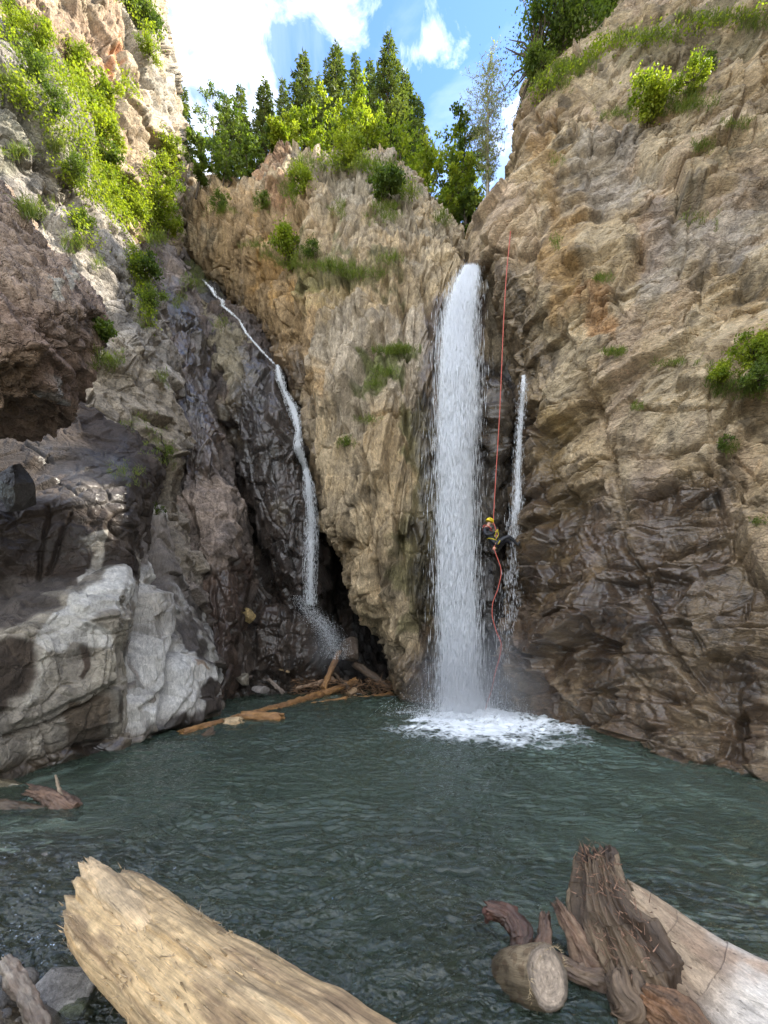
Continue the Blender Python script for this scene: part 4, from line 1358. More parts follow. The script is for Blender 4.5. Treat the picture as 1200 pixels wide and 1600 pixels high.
main_path = [(a_, b_, c_ * 0.92, d_, e_, f_) for (a_, b_, c_, d_, e_, f_) in [(414, 737, 17, 17.4, 0.12, 0.9), (424, 734, 20, 17.1, 0.2, 0.95), (440, 729, 25, 16.8, 0.3, 1), (470, 722, 30, 16.4, 0.4, 1),
             (520, 716, 34, 16.0, 0.45, 1.0), (580, 716, 38, 15.6, 0.5, 1), (640, 716, 40, 15.4, 0.5, 1), (700, 712, 36, 15.2, 0.5, 1),
             (800, 712, 36, 15.05, 0.5, 0.95), (900, 714, 38, 14.9, 0.5, 0.9), (1000, 717, 41, 14.8, 0.55, 0.85), (1070, 718, 43, 14.7, 0.6, 0.85), (1113, 722, 50, 14.5, 0.75, 0.9)]]
wf = empty('waterfall', P(720, 1112, 14.5))
tag(wf, 'tall white main waterfall pouring straight into the pool between buttress and right cliff', 'waterfall')


def rel(o, par):
    o.matrix_parent_inverse = par.matrix_basis.inverted()
    return o


bpy.context.view_layer.update()
rel(sheet('water_sheet', main_path, wf, layers=(1.0, 0.6, 0.2, -0.2), seed=601, dens=-0.16), wf)
rel(streaks('falling_drops', main_path, 60000, wf, seed=611, gauss=0.40, wid=(0.002, 0.007), ln=(0.06, 0.75)), wf)
# splash at the foot
spl = [(1040, 722, 50, 14.6, 0.8, 0.10), (1085, 724, 62, 14.5, 1.0, 0.30), (1105, 728, 84, 14.2, 1.1, 0.8), (1122, 732, 98, 13.8, 1.0, 0.9)]
rel(streaks('splash_drops', spl, 22000, wf, seed=621, gauss=0.6, wid=(0.003, 0.011), ln=(0.01, 0.07)), wf)

side_path = [(586, 818, 4, 16.45, 0.05, 1.0), (610, 818, 6, 16.3, 0.08, 1), (640, 815, 6, 16.2, 0.08, 0.95), (680, 812, 6, 16.1, 0.1, 0.85),
             (740, 809, 7, 16.0, 0.1, 0.85), (790, 808, 8, 15.95, 0.12, 0.9), (815, 802, 11, 15.9, 0.15, 0.8), (860, 806, 10, 15.8, 0.18, 0.6),
             (900, 800, 14, 15.7, 0.2, 0.5), (980, 795, 20, 15.5, 0.25, 0.45), (1100, 790, 32, 15.2, 0.3, 0.4)]


def on_rock(path, off):
    out = []
    for (py, cx, hw, Y, th, dn) in path:
        y = min(hit(cx + k, py + j, default=99)[1] for k in (-3, 0, 3) for j in (-3, 3))
        out.append((py, cx, hw, (y if abs(y - Y) < 2.5 else Y) - off, th, dn))
    return out


side_path = [(p[0], p[1], p[2], max(p[3], 14.95), p[4], p[5]) for p in on_rock(side_path, 0.06)]
wf2 = empty('waterfall', P(795, 1110, 15.2))
tag(wf2, 'thin white side cascade slipping down the dark rock right of the abseiler', 'waterfall')
bpy.context.view_layer.update()
rel(sheet('water_sheet', side_path, wf2, layers=(1.0, 0.3), nu=16, seed=631, dens=-0.42), wf2)
rel(streaks('falling_drops', side_path, 5000, wf2, seed=641, gauss=0.6, wid=(0.002, 0.006), ln=(0.04, 0.3)), wf2)

gully_path = [(570, 431, 3, 20.2, 0.06, 1), (590, 438, 6, 20.0, 0.1, 1), (610, 446, 8, 19.9, 0.12, 1), (640, 457, 8, 19.8, 0.12, 1),
              (672, 466, 8, 19.7, 0.12, 1), (700, 468, 6, 19.5, 0.1, 1), (730, 475, 7, 19.3, 0.1, 0.9), (760, 482, 7, 19.2, 0.1, 0.9),
              (820, 485, 9, 19.1, 0.12, 0.8), (880, 487, 10, 19.0, 0.15, 0.7), (945, 485, 12, 18.9, 0.2, 0.75)]
gully_path = [(p[0], p[1] + 2.5 * math.sin(p[0] * 0.07), p[2] * (0.62 + 0.25 * math.sin(p[0] * 0.11)), min(p[3], on_rock([p], 0.05)[0][3]), p[4], p[5]) for p in gully_path]
wf3 = empty('waterfall', P(487, 945, 18.9))
tag(wf3, 'narrow left waterfall tumbling down the dark gully behind the driftwood', 'waterfall')
bpy.context.view_layer.update()
rel(sheet('water_sheet', gully_path, wf3, layers=(1.0, 0.3), nu=20, seed=651, dens=-0.30), wf3)
rel(streaks('falling_drops', gully_path, 9000, wf3, seed=661, gauss=0.75, wid=(0.003, 0.008), ln=(0.04, 0.25)), wf3)
fan = [(930, 465, 14, 19.0, 0.2, 0.3), (950, 480, 18, 18.9, 0.3, 0.8), (975, 502, 18, 18.8, 0.3, 0.9), (1000, 518, 18, 18.8, 0.3, 0.7), (1030, 524, 22, 18.9, 0.3, 0.35)]
rel(streaks('splash_drops', fan, 7000, wf3, seed=671, gauss=0.55, wid=(0.003, 0.008), ln=(0.02, 0.12)), wf3)
upper_path = [(436, 318, 3, 24.8, 0.06, 1), (450, 328, 7, 24.4, 0.1, 0.9), (462, 338, 5, 24, 0.1, 0.7), (470, 346, 5, 23.4, 0.08, 1), (478, 350, 5, 22.8, 0.08, 0.8),
              (500, 372, 3, 21.8, 0.06, 1), (520, 386, 3, 21.4, 0.06, 0.9), (545, 404, 3, 20.9, 0.06, 0.6), (568, 430, 3, 20.4, 0.06, 0.9)]
upper_path = [(p[0], p[1] + (2 if k % 2 else -2), p[2] * 0.6, p[3], p[4], p[5] * (0.35, 1.0, 0.7, 0.5, 1.0, 0.25, 0.9, 0.8, 0.3)[k % 9]) for k, p in enumerate(on_rock(upper_path, 0.10))]
wf4 = empty('waterfall', P(430, 568, 20.4))
tag(wf4, 'thin upper stream sliding diagonally over the top of the dark slab on the left', 'waterfall')
bpy.context.view_layer.update()
rel(sheet('water_sheet', upper_path, wf4, layers=(1.0, 0.3), nu=14, seed=681, dens=-0.12), wf4)
rel(streaks('falling_drops', upper_path, 2500, wf4, seed=691, gauss=0.5, wid=(0.006, 0.014), ln=(0.04, 0.12)), wf4)


# fine spray at the foot of the falls: a real body of thin mist
def mist(name, c, s, dens, seed):
    v, f = ICO1
    V = v * np.array(s) * (1 + 0.15 * np.random.default_rng(seed).random((len(v), 1)))
    m = bpy.data.materials.new('mist')
    m.use_nodes = True
    t = m.node_tree
    t.nodes.clear()
    vol = nd(t, 'ShaderNodeVolumePrincipled')
    vol.inputs['Color'].default_value = (0.93, 0.96, 1, 1)
    tcn = nd(t, 'ShaderNodeTexCoord')
    ln = nd(t, 'ShaderNodeVectorMath', operation='LENGTH')
    t.links.new(mapping(t, tcn.outputs['Object'], scale=(1 / s[0], 1 / s[1], 1 / s[2])), ln.inputs[0])
    fall = math_n(t, 'SUBTRACT', 1.0, ln.outputs['Value'], clamp=True)
    nz = noise_n(t, tcn.outputs['Object'], 1.6, 3, 0.6)
    de = math_n(t, 'MULTIPLY', math_n(t, 'MULTIPLY', fall, nz), dens * 2)
    t.links.new(de, vol.inputs['Density'])
    o = nd(t, 'ShaderNodeOutputMaterial')
    t.links.new(vol.outputs[0], o.inputs['Volume'])
    ob = raw_mesh(name, V, f.reshape(-1), 3, None, m)
    ob.location = c
    return tag(ob, kind='stuff')


mist('mist', (3.0, 13.8, 0.7), (2.6, 2.0, 2.3), 0.36, 1)
mist('mist', (-2.35, 18.3, 2.0), (1.0, 0.8, 1.2), 0.3, 2)


# ------------------------------------------------------------------ logs and driftwood
def tube(name, path, mat=None, nu=64, nv=120, fiber=0.02, fscale=9.0, lump=0.04, jag0=0.0, jag1=0.0, colors=((0.3, 0.2, 0.1), (0.2, 0.13, 0.07)),
         endcol=None, wet=0.1, wetz=None, seed=0, flat=1.0, parent=None, patches=None, cap=True, cut0=False, cut1=False):
    """path rows: (x, y, z, radius). A log or root: fibrous skin, split or sawn ends."""
    p = np.array(path, float)
    S = catmull(p, nv, 0)
    c, rad = S[:, :3], S[:, 3]
    T = np.gradient(c, axis=0)
    T /= np.linalg.norm(T, axis=1, keepdims=True)
    up = np.array((0, 0, 1.0))
    A = np.cross(T, up)
    A /= np.linalg.norm(A, axis=1, keepdims=True) + 1e-9
    B = np.cross(A, T)
    th = np.linspace(0, 2 * math.pi, nu, endpoint=False)
    dirs = A[:, None] * np.cos(th)[None, :, None] + B[:, None] * np.sin(th)[None, :, None] * flat
    s = np.concatenate([[0], np.cumsum(np.linalg.norm(np.diff(c, axis=0), axis=1))])
    R0 = rad.mean()
    ring = np.stack([np.cos(th), np.sin(th)], -1)
    Q = np.stack([np.broadcast_to(s[:, None] / R0 * 0.35, (nv, nu)), np.broadcast_to(ring[None, :, 0], (nv, nu)), np.broadcast_to(ring[None, :, 1], (nv, nu))], -1).astype(f32)
    fib = fbm(Q * np.array((1.0, fscale * 0.35, fscale * 0.35), f32) + seed, 4, seed + 1, 0.62, True)
    lmp = fbm(Q * 1.3 + seed * 2, 3, seed + 5)
    rr = rad[:, None] * (1 + lump / R0 * lmp) + fiber * fib
    V = c[:, None] + dirs * rr[..., None]
    u = np.linspace(0, 1, nv)[:, None]
    ja = noise3(np.stack([ring[:, 0] * 3.2, ring[:, 1] * 3.2, 0 * th], -1).astype(f32), seed + 9) + \
        0.7 * noise3(np.stack([ring[:, 0] * 9, ring[:, 1] * 9, 0 * th], -1).astype(f32), seed + 10)
    k0 = np.clip(1 - s / (3 * max(jag0, 1e-6)), 0, 1)[:, None] if jag0 else 0
    k1 = np.clip(1 - (s[-1] - s) / (3 * max(jag1, 1e-6)), 0, 1)[:, None] if jag1 else 0
    V = V - T[:, None] * (ja[None] * jag0 * k0)[..., None] if jag0 else V
    V = V + T[:, None] * (ja[None] * jag1 * k1)[..., None] if jag1 else V
    m = sstep(-0.35, 0.35, fbm(Q * np.array((0.8, 1.6, 1.6), f32) + 3 * seed, 4, seed + 20, 0.6))[..., None]
    col = np.array(colors[0]) * (1 - m) + np.array(colors[1]) * m
    gr = np.stack([np.broadcast_to(s[:, None], (nv, nu)), ring[None, :, 0] * rad[:, None], ring[None, :, 1] * rad[:, None]], -1)
    if patches is not None:
        col = patches(col, s, th, V)
    w = np.full((nv, nu), wet)
    if wetz is not None:
        w = np.maximum(w, sstep(wetz + 0.1, wetz - 0.02, V[..., 2]))
        col = col * (1 - 0.5 * sstep(wetz + 0.1, wetz - 0.02, V[..., 2])[..., None])
    vs, cs, gs = [V.reshape(-1, 3)], [np.concatenate([col, w[..., None]], -1).reshape(-1, 4)], [gr.reshape(-1, 3)]
    i = np.arange(nv * nu).reshape(nv, nu)
    j = np.roll(i, -1, axis=1)
    F_ = [np.stack([i[:-1], j[:-1], j[1:], i[1:]], -1).reshape(-1, 4)]
    off = nv * nu
    ec = np.array(endcol if endcol is not None else colors[0])
    for end, cut, jag in ((0, cut0, jag0), (-1, cut1, jag1)):
        if not cap:
            continue
        outer = i[end]
        prev = outer
        sign = -1 if end == 0 else 1
        rings = 14
        for k in range(1, rings + 1):
            f_ = 1 - k / rings
            f_ = max(f_, 0.015)
            qx = np.stack([ring[:, 0] * f_ * 4, ring[:, 1] * f_ * 4, 0 * th], -1).astype(f32)
            bump = (0.7 * noise3(qx, seed + 31) + 0.6 * noise3(qx * 2.7, seed + 32))
            dep = 0.004 if cut else max(jag, 0.01)
            e0 = c[end] + dirs[end] * (rr[end] * f_)[:, None] + sign * T[end] * (bump * dep + (ja * jag * f_ if jag else 0))[:, None]
            rim = 0.45 if (cut and k <= 2) else 1.0
            tone = rim * ec * (0.9 + 0.05 * np.sin(f_ * rings * 2.2) * (1 if cut else 0.3)) * (0.9 + 0.30 * bump[:, None])
            vs.append(e0)
            cs.append(np.concatenate([tone, np.full((nu, 1), wet)], 1))
            gs.append(np.stack([f_ + 0 * th, ring[:, 0] * R0 * f_, ring[:, 1] * R0 * f_], -1) * (1, 0.3, 0.3))
            cur = np.arange(off, off + nu)
            a, b = prev, np.roll(prev, -1)
            c2, d2 = cur, np.roll(cur, -1)
            F_.append(np.stack([b, a, c2, d2] if end == 0 else [a, b, d2, c2], -1))
            prev = cur
            off += nu
    o = raw_mesh(name, np.concatenate(vs), np.concatenate(F_).reshape(-1), 4, np.clip(np.concatenate(cs), 0.01, 0.9), mat or M_wood, parent)
    a = o.data.attributes.new('grain', 'FLOAT_VECTOR', 'POINT')
    a.data.foreach_set('vector', np.concatenate(gs).astype(f32).ravel())
    return o


def splinters(name, pts, dirs, L, W, col, parent, seed=0):
    """thin slivers of wood standing off a surface"""
    r = np.random.default_rng(seed)
    n = len(pts)
    L = L * (0.3 + r.random(n))
    side = np.cross(dirs, r.normal(size=(n, 3)))
    side /= np.linalg.norm(side, axis=1, keepdims=True)
    s2 = np.cross(dirs, side)
    w = (W * (0.5 + r.random(n)))[:, None]
    V = np.stack([pts + side * w, pts - side * w * 0.5 + s2 * w * 0.8, pts - side * w * 0.5 - s2 * w * 0.8, pts + dirs * L[:, None]], 1).reshape(-1, 3)
    b = (np.arange(n) * 4)[:, None, None]
    tri = np.array([[0, 1, 3], [1, 2, 3], [2, 0, 3], [0, 2, 1]])[None]
    c = np.array(col) * (0.6 + 0.6 * r.random((n, 1)))
    c = np.repeat(np.concatenate([c, np.full((n, 1), 0.1)], 1), 4, axis=0)
    o = raw_mesh(name, V, (b + tri).reshape(-1), 3, c, M_wood, parent, smooth=False)
    a = o.data.attributes.new('grain', 'FLOAT_VECTOR', 'POINT')
    a.data.foreach_set('vector', V.astype(f32).ravel())
    o['kind'] = 'stuff'
    return o


# big pale foreground log
a0 = np.array(P(160, 1418, 3.02))
a1 = np.array(P(430, 1650, 1.80))
ax = (a1 - a0) / np.linalg.norm(a1 - a0)


def log_patch(col, s, th, V):
    q = V.astype(f32)
    g = np.stack([s[:, None] * 2.0 + 0 * th[None], np.cos(th)[None] * 2.2 + 0 * s[:, None], np.sin(th)[None] * 2.2 + 0 * s[:, None]], -1).astype(f32)
    k = sstep(0.12, 0.38, fbm(g * np.array((0.8, 1.3, 1.3), f32) + 3.3, 4, 711, 0.62))[..., None]
    col = col * (1 - k * 0.6) + np.array((0.13, 0.075, 0.045)) * k * 0.6
    k = sstep(0.05, 0.5, fbm(g * np.array((0.6, 1.8, 1.8), f32) + 8, 4, 715, 0.6))[..., None]
    col = col * (1 - k * 0.6) + np.array((0.60, 0.45, 0.26)) * k * 0.6
    k = sstep(0.15, 0.5, fbm(g * np.array((0.5, 2.6, 2.6), f32) + 18, 4, 718, 0.6))[..., None]
    col = col * (1 - k * 0.7) + np.array((0.50, 0.31, 0.12)) * k * 0.7
    return col


big = empty('driftwood_log', tuple(a0))
tag(big, 'big pale barkless log with a splintered end lying across the bottom left foreground', 'log')
bpy.context.view_layer.update()
pth = [(*(a0 + ax * t * 1.0), r) for t, r in ((0, 0.222), (0.10, 0.245), (0.3, 0.25), (0.7, 0.25), (1.2, 0.256), (2.0, 0.268), (2.8, 0.28))]
rel(tube('trunk', pth, nu=260, nv=620, fiber=0.020, fscale=13, lump=0.028, jag0=0.13, colors=((0.60, 0.425, 0.22), (0.48, 0.335, 0.185)),
         endcol=(0.5, 0.36, 0.2), seed=701, parent=big, patches=log_patch), big)
# torn tongue of wood above the broken end and loose slivers
tg = np.array(P(136, 1350, 3.05))
rel(tube('splintered_tongue', [(*tg, 0.035), (*(tg + ax * 0.10 - (0, 0, 0.01)), 0.055), (*(tg + ax * 0.3 - (0, 0, 0.03)), 0.075), (*(tg + ax * 0.9 - (0, 0, 0.10)), 0.09), (*(tg + ax * 1.6 - (0, 0, 0.22)), 0.06)],
         nu=60, nv=90, fiber=0.016, fscale=12, lump=0.02, jag0=0.06, colors=((0.64, 0.46, 0.26), (0.50, 0.37, 0.22)), seed=705, flat=0.8, parent=big), big)
r_ = np.random.default_rng(9)
n_ = 1500
tt_ = r_.uniform(0.0, 2.2, n_)
ph_ = r_.uniform(0, 6.283, n_)
upv = np.array((0, 0, 1.0))
sd = np.cross(ax, upv)
sd /= np.linalg.norm(sd)
u2 = np.cross(sd, ax)
nrm = sd[None] * np.cos(ph_)[:, None] + u2[None] * np.sin(ph_)[:, None]
pts_ = a0 + ax * tt_[:, None] + nrm * (0.245 + 0.010 * tt_[:, None])
dr_ = nrm * r_.uniform(0.05, 0.7, (n_, 1)) - ax * r_.choice([-1, 1], (n_, 1)) * 1.0 + r_.normal(0, 0.25, (n_, 3))
dr_ /= np.linalg.norm(dr_, axis=1, keepdims=True)
rel(splinters('splinters', pts_, dr_, 0.055, 0.0022, (0.55, 0.42, 0.26), big, 3), big)
n_ = 260
tt_ = r_.uniform(0.0, 2.2, n_)
ph_ = r_.uniform(0, 6.283, n_)
nrm = sd[None] * np.cos(ph_)[:, None] + u2[None] * np.sin(ph_)[:, None]
pts_ = a0 + ax * tt_[:, None] + nrm * (0.249 + 0.010 * tt_[:, None])
dr_ = nrm * 0.06 + ax * r_.choice([-1, 1], (n_, 1)) + r_.normal(0, 0.12, (n_, 3))
dr_ /= np.linalg.norm(dr_, axis=1, keepdims=True)
rel(splinters('bark_chips', pts_, dr_, 0.10, 0.007, (0.52, 0.37, 0.19), big, 8), big)
n_ = 130
ph_ = r_.uniform(0, 6.283, n_)
rr_ = np.sqrt(r_.random(n_)) * 0.215
nrm = sd[None] * np.cos(ph_)[:, None] + u2[None] * np.sin(ph_)[:, None]
pts_ = a0 + nrm * rr_[:, None] + ax * 0.06
dr_ = -ax + r_.normal(0, 0.22, (n_, 3))
dr_ /= np.linalg.norm(dr_, axis=1, keepdims=True)
rel(splinters('splinters', pts_, dr_, 0.13, 0.011, (0.5, 0.37, 0.21), big, 4), big)

# broken stump with roots, lower right
st = empty('tree_stump', P(1060, 1560, 2.9))
tag(st, 'weathered uprooted stump with dark rotten wood and smooth pale flank at the lower right', 'stump')
bpy.context.view_layer.update()


def P3(px, py, Y, r):
    return (*P(px, py, Y), r)


def pale_flank(col, s, th, V):
    k = sstep(0.25, 0.9, s[:, None] + 0.25 * fbm(V.astype(f32) * 5, 3, 731))
    k2 = k * sstep(-0.5, 0.1, noise3(V.astype(f32) * 2.2, 735) + 0.4)
    n = sstep(0.2, 0.5, fbm(V.astype(f32) * np.array((3, 3, 9), f32), 4, 737))[..., None]
    c = np.array((0.66, 0.60, 0.52)) * (1 - n * 0.7) + np.array((0.36, 0.22, 0.13)) * n * 0.7
    return col * (1 - k2[..., None]) + c * k2[..., None]


rel(tube('pale_trunk', [P3(962, 1392, 3.2, 0.12), P3(1015, 1455, 3.1, 0.22), P3(1080, 1525, 2.95, 0.31), P3(1180, 1610, 2.75, 0.42), P3(1330, 1700, 2.65, 0.48), P3(1500, 1760, 2.5, 0.5)],
         nu=160, nv=300, fiber=0.022, fscale=9, lump=0.09, jag0=0.04, colors=((0.40, 0.30, 0.2), (0.26, 0.17, 0.11)), seed=721, parent=st, patches=pale_flank), st)
rel(tube('rotten_root', [P3(932, 1352, 3.25, 0.12), P3(940, 1385, 3.2, 0.17), P3(955, 1440, 3.1, 0.22), P3(988, 1520, 2.95, 0.235), P3(1035, 1600, 2.8, 0.24), P3(1080, 1680, 2.7, 0.25)],
         nu=260, nv=420, fiber=0.085, fscale=11, lump=0.16, jag0=0.10, colors=((0.07, 0.045, 0.028), (0.27, 0.195, 0.12)), seed=741, parent=st, wet=0.35), st)
rel(tube('root_knob', [P3(975, 1525, 2.72, 0.075), P3(982, 1550, 2.68, 0.09), P3(990, 1580, 2.65, 0.11), P3(985, 1660, 2.62, 0.12)],
         nu=80, nv=120, fiber=0.035, fscale=11, lump=0.06, jag0=0.05, colors=((0.19, 0.13, 0.08), (0.12, 0.09, 0.065)), seed=751, parent=st), st)
rel(tube('rust_brown_root', [P3(1005, 1560, 2.65, 0.05), P3(1045, 1585, 2.55, 0.075), P3(1085, 1620, 2.45, 0.085), P3(1120, 1680, 2.35, 0.09)],
         nu=140, nv=220, fiber=0.06, fscale=12, lump=0.07, colors=((0.30, 0.16, 0.08), (0.14, 0.085, 0.05)), seed=755, parent=st), st)
rel(tube('side_root', [P3(872, 1418, 3.1, 0.02), P3(892, 1450, 3.05, 0.04), P3(915, 1500, 3.0, 0.07), P3(950, 1550, 2.95, 0.11)],
         nu=60, nv=120, fiber=0.03, fscale=10, lump=0.03, jag0=0.04, colors=((0.15, 0.09, 0.06), (0.25, 0.17, 0.11)), seed=761, parent=st), st)
rel(tube('side_root', [P3(870, 1500, 2.95, 0.03), P3(900, 1520, 2.92, 0.05), P3(940, 1530, 2.9, 0.08), P3(980, 1545, 2.9, 0.1)],
         nu=60, nv=100, fiber=0.03, fscale=10, lump=0.03, jag0=0.03, colors=((0.12, 0.08, 0.06), (0.2, 0.14, 0.09)), seed=765, parent=st, wet=0.5), st)
n_ = 520
c_ = np.array([P(925, 1338, 3.22), P(945, 1385, 3.1), P(965, 1440, 2.95), P(1000, 1500, 2.75)])
t_ = r_.random(n_) ** 1.3
pts_ = np.stack([np.interp(t_, (0, .3, .65, 1), c_[:, k]) for k in range(3)], -1) + r_.normal(0, 1, (n_, 3)) * (0.045 + 0.07 * t_[:, None])
dr_ = np.array((-0.35, 0.1, 0.55)) + r_.normal(0, 0.62, (n_, 3))
dr_ /= np.linalg.norm(dr_, axis=1, keepdims=True)
rel(splinters('wood_fibres', pts_, dr_, 0.075, 0.0045, (0.26, 0.15, 0.095), st, 5), st)

# sawn log stub standing in the shallows beside the stump
sb = empty('sawn_log', P(825, 1560, 2.85))
tag(sb, 'short sawn log with a pale round cut face, half in water beside the stump', 'log')
bpy.context.view_layer.update()


def scratch(col, s, th, V):
    k = sstep(0.22, 0.34, fbm(V.astype(f32) * np.array((18, 18, 14), f32), 3, 777, 0.6, True))[..., None]
    return col * (1 - 0.45 * k) + np.array((0.42, 0.33, 0.2)) * 0.45 * k


rel(tube('log_body', [P3(795, 1528, 3.1, 0.15), P3(808, 1526, 2.98, 0.168), P3(835, 1526, 2.82, 0.17), P3(856, 1526, 2.74, 0.168)],
         nu=160, nv=160, fiber=0.008, fscale=9, lump=0.02, colors=((0.15, 0.10, 0.055), (0.23, 0.16, 0.09)), endcol=(0.44, 0.35, 0.26), cut1=True,
         seed=771, parent=sb, patches=scratch, wetz=0.12), sb)
e_ = np.array(P(856, 1526, 2.74))
n_ = 150
ph_ = r_.uniform(0, 6.283, n_)
axs = np.array(P(856, 1526, 2.74)) - np.array(P(835, 1526, 2.82))
axs /= np.linalg.norm(axs)
sds = np.cross(axs, upv)
sds /= np.linalg.norm(sds)
pts_ = e_ - axs * 0.004 + (sds[None] * np.cos(ph_)[:, None] + upv[None] * np.sin(ph_)[:, None]) * 0.169
dr_ = (pts_ - e_) / 0.19 * 0.5 + axs * 0.6 + r_.normal(0, 0.35, (n_, 3)) - (0, 0, 0.3)
dr_ /= np.linalg.norm(dr_, axis=1, keepdims=True)
rel(splinters('bast_fringe', pts_, dr_, 0.035, 0.0018, (0.55, 0.42, 0.24), sb, 6), sb)
rel(tube('root', [P3(765, 1418, 3.35, 0.05), P3(795, 1430, 3.3, 0.055), P3(815, 1465, 3.2, 0.06), P3(812, 1520, 3.08, 0.08)],
         nu=60, nv=140, fiber=0.022, fscale=9, lump=0.05, jag0=0.03, colors=((0.11, 0.055, 0.035), (0.06, 0.035, 0.025)), seed=781, parent=sb, wet=0.8), sb)
rel(tube('root', [P3(852, 1432, 3.3, 0.025), P3(850, 1465, 3.2, 0.04), P3(845, 1500, 3.1, 0.05), P3(835, 1530, 3.0, 0.06)],
         nu=50, nv=100, fiber=0.02, fscale=9, lump=0.04, jag0=0.03, colors=((0.18, 0.11, 0.07), (0.12, 0.08, 0.06)), seed=785, parent=sb, wet=0.7), sb)
for k, (x1, y1, x2, y2) in enumerate(((762, 1428, 775, 1412), (800, 1425, 790, 1414), (770, 1420, 760, 1440))):
    rel(tube('root_tip', [P3(785, 1428, 3.32, 0.035), P3(x1, y1, 3.33, 0.03), P3(x2, y2, 3.36, 0.012)], nu=30, nv=40, fiber=0.012, fscale=8, lump=0.02,
             colors=((0.14, 0.06, 0.04), (0.08, 0.04, 0.03)), seed=790 + k, parent=sb, wet=0.8), sb)

# driftwood: (from px,py,Y) (to) radius, colours, label
RUSTW, PALEW, DKW = ((0.38, 0.20, 0.07), (0.28, 0.15, 0.07)), ((0.58, 0.43, 0.25), (0.45, 0.3, 0.16)), ((0.15, 0.10, 0.065), (0.10, 0.075, 0.055))
drift = [
    ((284, 1145, 10.95), (500, 1086, 18.6), 0.085, 0.17, RUSTW, 'long orange-brown floating log reaching from the white rock to the driftwood jam'),
    ((352, 1132, 12.3), (376, 1130, 12.35), 0.17, 0.17, PALEW, 'short pale freshly split chunk floating against the long orange log'),
    ((378, 1118, 13.0), (440, 1122, 12.9), 0.13, 0.15, RUSTW, 'reddish brown root chunk lying on the long orange log'),
    ((318, 1152, 10.9), (330, 1143, 10.9), 0.09, 0.09, DKW, 'small round wood chip floating in front of the long orange log'),
    ((486, 1089, 18.4), (556, 1064, 20.0), 0.10, 0.14, RUSTW, 'orange log continuing the long log towards the gully mouth'),
    ((490, 1100, 16.6), (540, 1092, 17.6), 0.07, 0.08, RUSTW, 'flat reddish plank floating in front of the jam'),
    ((505, 1075, 19.0), (530, 1018, 20.0), 0.12, 0.09, RUSTW, 'steep red-brown log leaning up beneath the left waterfall'),
    ((464, 1075, 19.3), (520, 1060, 19.6), 0.06, 0.09, ((0.42, 0.28, 0.18), (0.3, 0.2, 0.13)), 'pale brown branch lying in the jam left of the leaning log'),
    ((555, 1038, 20.6), (610, 1076, 19.9), 0.17, 0.16, DKW, 'thick dark log sloping down to the foot of the buttress'),
    ((420, 1062, 19.0), (442, 1082, 18.9), 0.06, 0.07, ((0.30, 0.24, 0.20), (0.22, 0.17, 0.13)), 'short grey-brown branch leaning at the gully boulders'),
    ((352, 1052, 18.4), (392, 1057, 18.8), 0.09, 0.06, ((0.28, 0.22, 0.19), (0.2, 0.15, 0.12)), 'greyish broken stick on the boulders left of the gully'),
    ((500, 1010, 20.4), (540, 1022, 20.2), 0.05, 0.04, DKW, 'dark stick poking out of the spray above the jam'),
    ((540, 1093, 17.9), (612, 1084, 19.3), 0.05, 0.08, RUSTW, 'rusty bark strip floating at the foot of the buttress'),
    ((545, 1082, 18.9), (565, 1098, 18.4), 0.10, 0.07, ((0.30, 0.2, 0.1), (0.2, 0.13, 0.08)), 'brown forked chunk sagging into the water near the buttress foot'),
    ((436, 1045, 19.0), (450, 1050, 18.9), 0.02, 0.02, PALEW, 'small bright splinter of wood on the boulder by the gully'),
    ((520, 1050, 19.8), (545, 1075, 19.3), 0.05, 0.05, DKW, 'dark stick crossing the middle of the driftwood jam'),
    ((470, 1094, 17.4), (505, 1079, 18.9), 0.04, 0.05, RUSTW, 'thin orange stick lying parallel to the long orange log'),
    ((545, 1085, 18.6), (556, 1078, 18.8), 0.12, 0.14, ((0.32, 0.21, 0.11), (0.2, 0.13, 0.08)), 'short stubby chunk resting against the orange log in the jam'),
    ((292, 452, 23.5), (294, 480, 23.5), 0.10, 0.13, ((0.52, 0.47, 0.38), (0.4, 0.35, 0.28)), 'pale snapped trunk wedged upright at the head of the left gully'),
]
for k, (p1, p2, r1, r2, cc_, lab) in enumerate(drift):
    A_, B_ = np.array(P(*p1)), np.array(P(*p2))
    mid_ = (A_ + B_) / 2 + np.array((0.0, 0, 0.03)) * np.linalg.norm(B_ - A_) * random.uniform(-0.6, 0.6)
    o = tube('driftwood', [(*(A_ - A_), r1), (*(mid_ - A_), (r1 + r2) / 2 * random.uniform(0.95, 1.1)), (*(B_ - A_), r2)], nu=40, nv=120 if k else 260, fiber=0.022, fscale=8,
             lump=0.05, jag0=0.07, jag1=0.07, colors=cc_, seed=800 + k * 7, endcol=cc_[0], wet=0.35 if k != 1 else 0.05)
    o.location = tuple(A_)
    tag(o, lab, 'driftwood', 'driftwood at the mouth of the left gully' if k != 18 else None)
# small debris of the jam
vs, ds = [], []
for k in range(520):
    px_ = rng.uniform(455, 612)
    py_ = rng.uniform(1062, 1090)
    vs.append(P(px_, py_, 19.6 + rng.uniform(-0.7, 0.5)))
    ds.append((rng.normal(0, 1), rng.normal(0, 0.6), rng.normal(0, 0.25)))
ds = np.array(ds)
ds /= np.linalg.norm(ds, axis=1, keepdims=True)
tag(splinters('debris', np.array(vs), ds, 0.5, 0.022, (0.26, 0.15, 0.08), None, 12), kind='stuff')

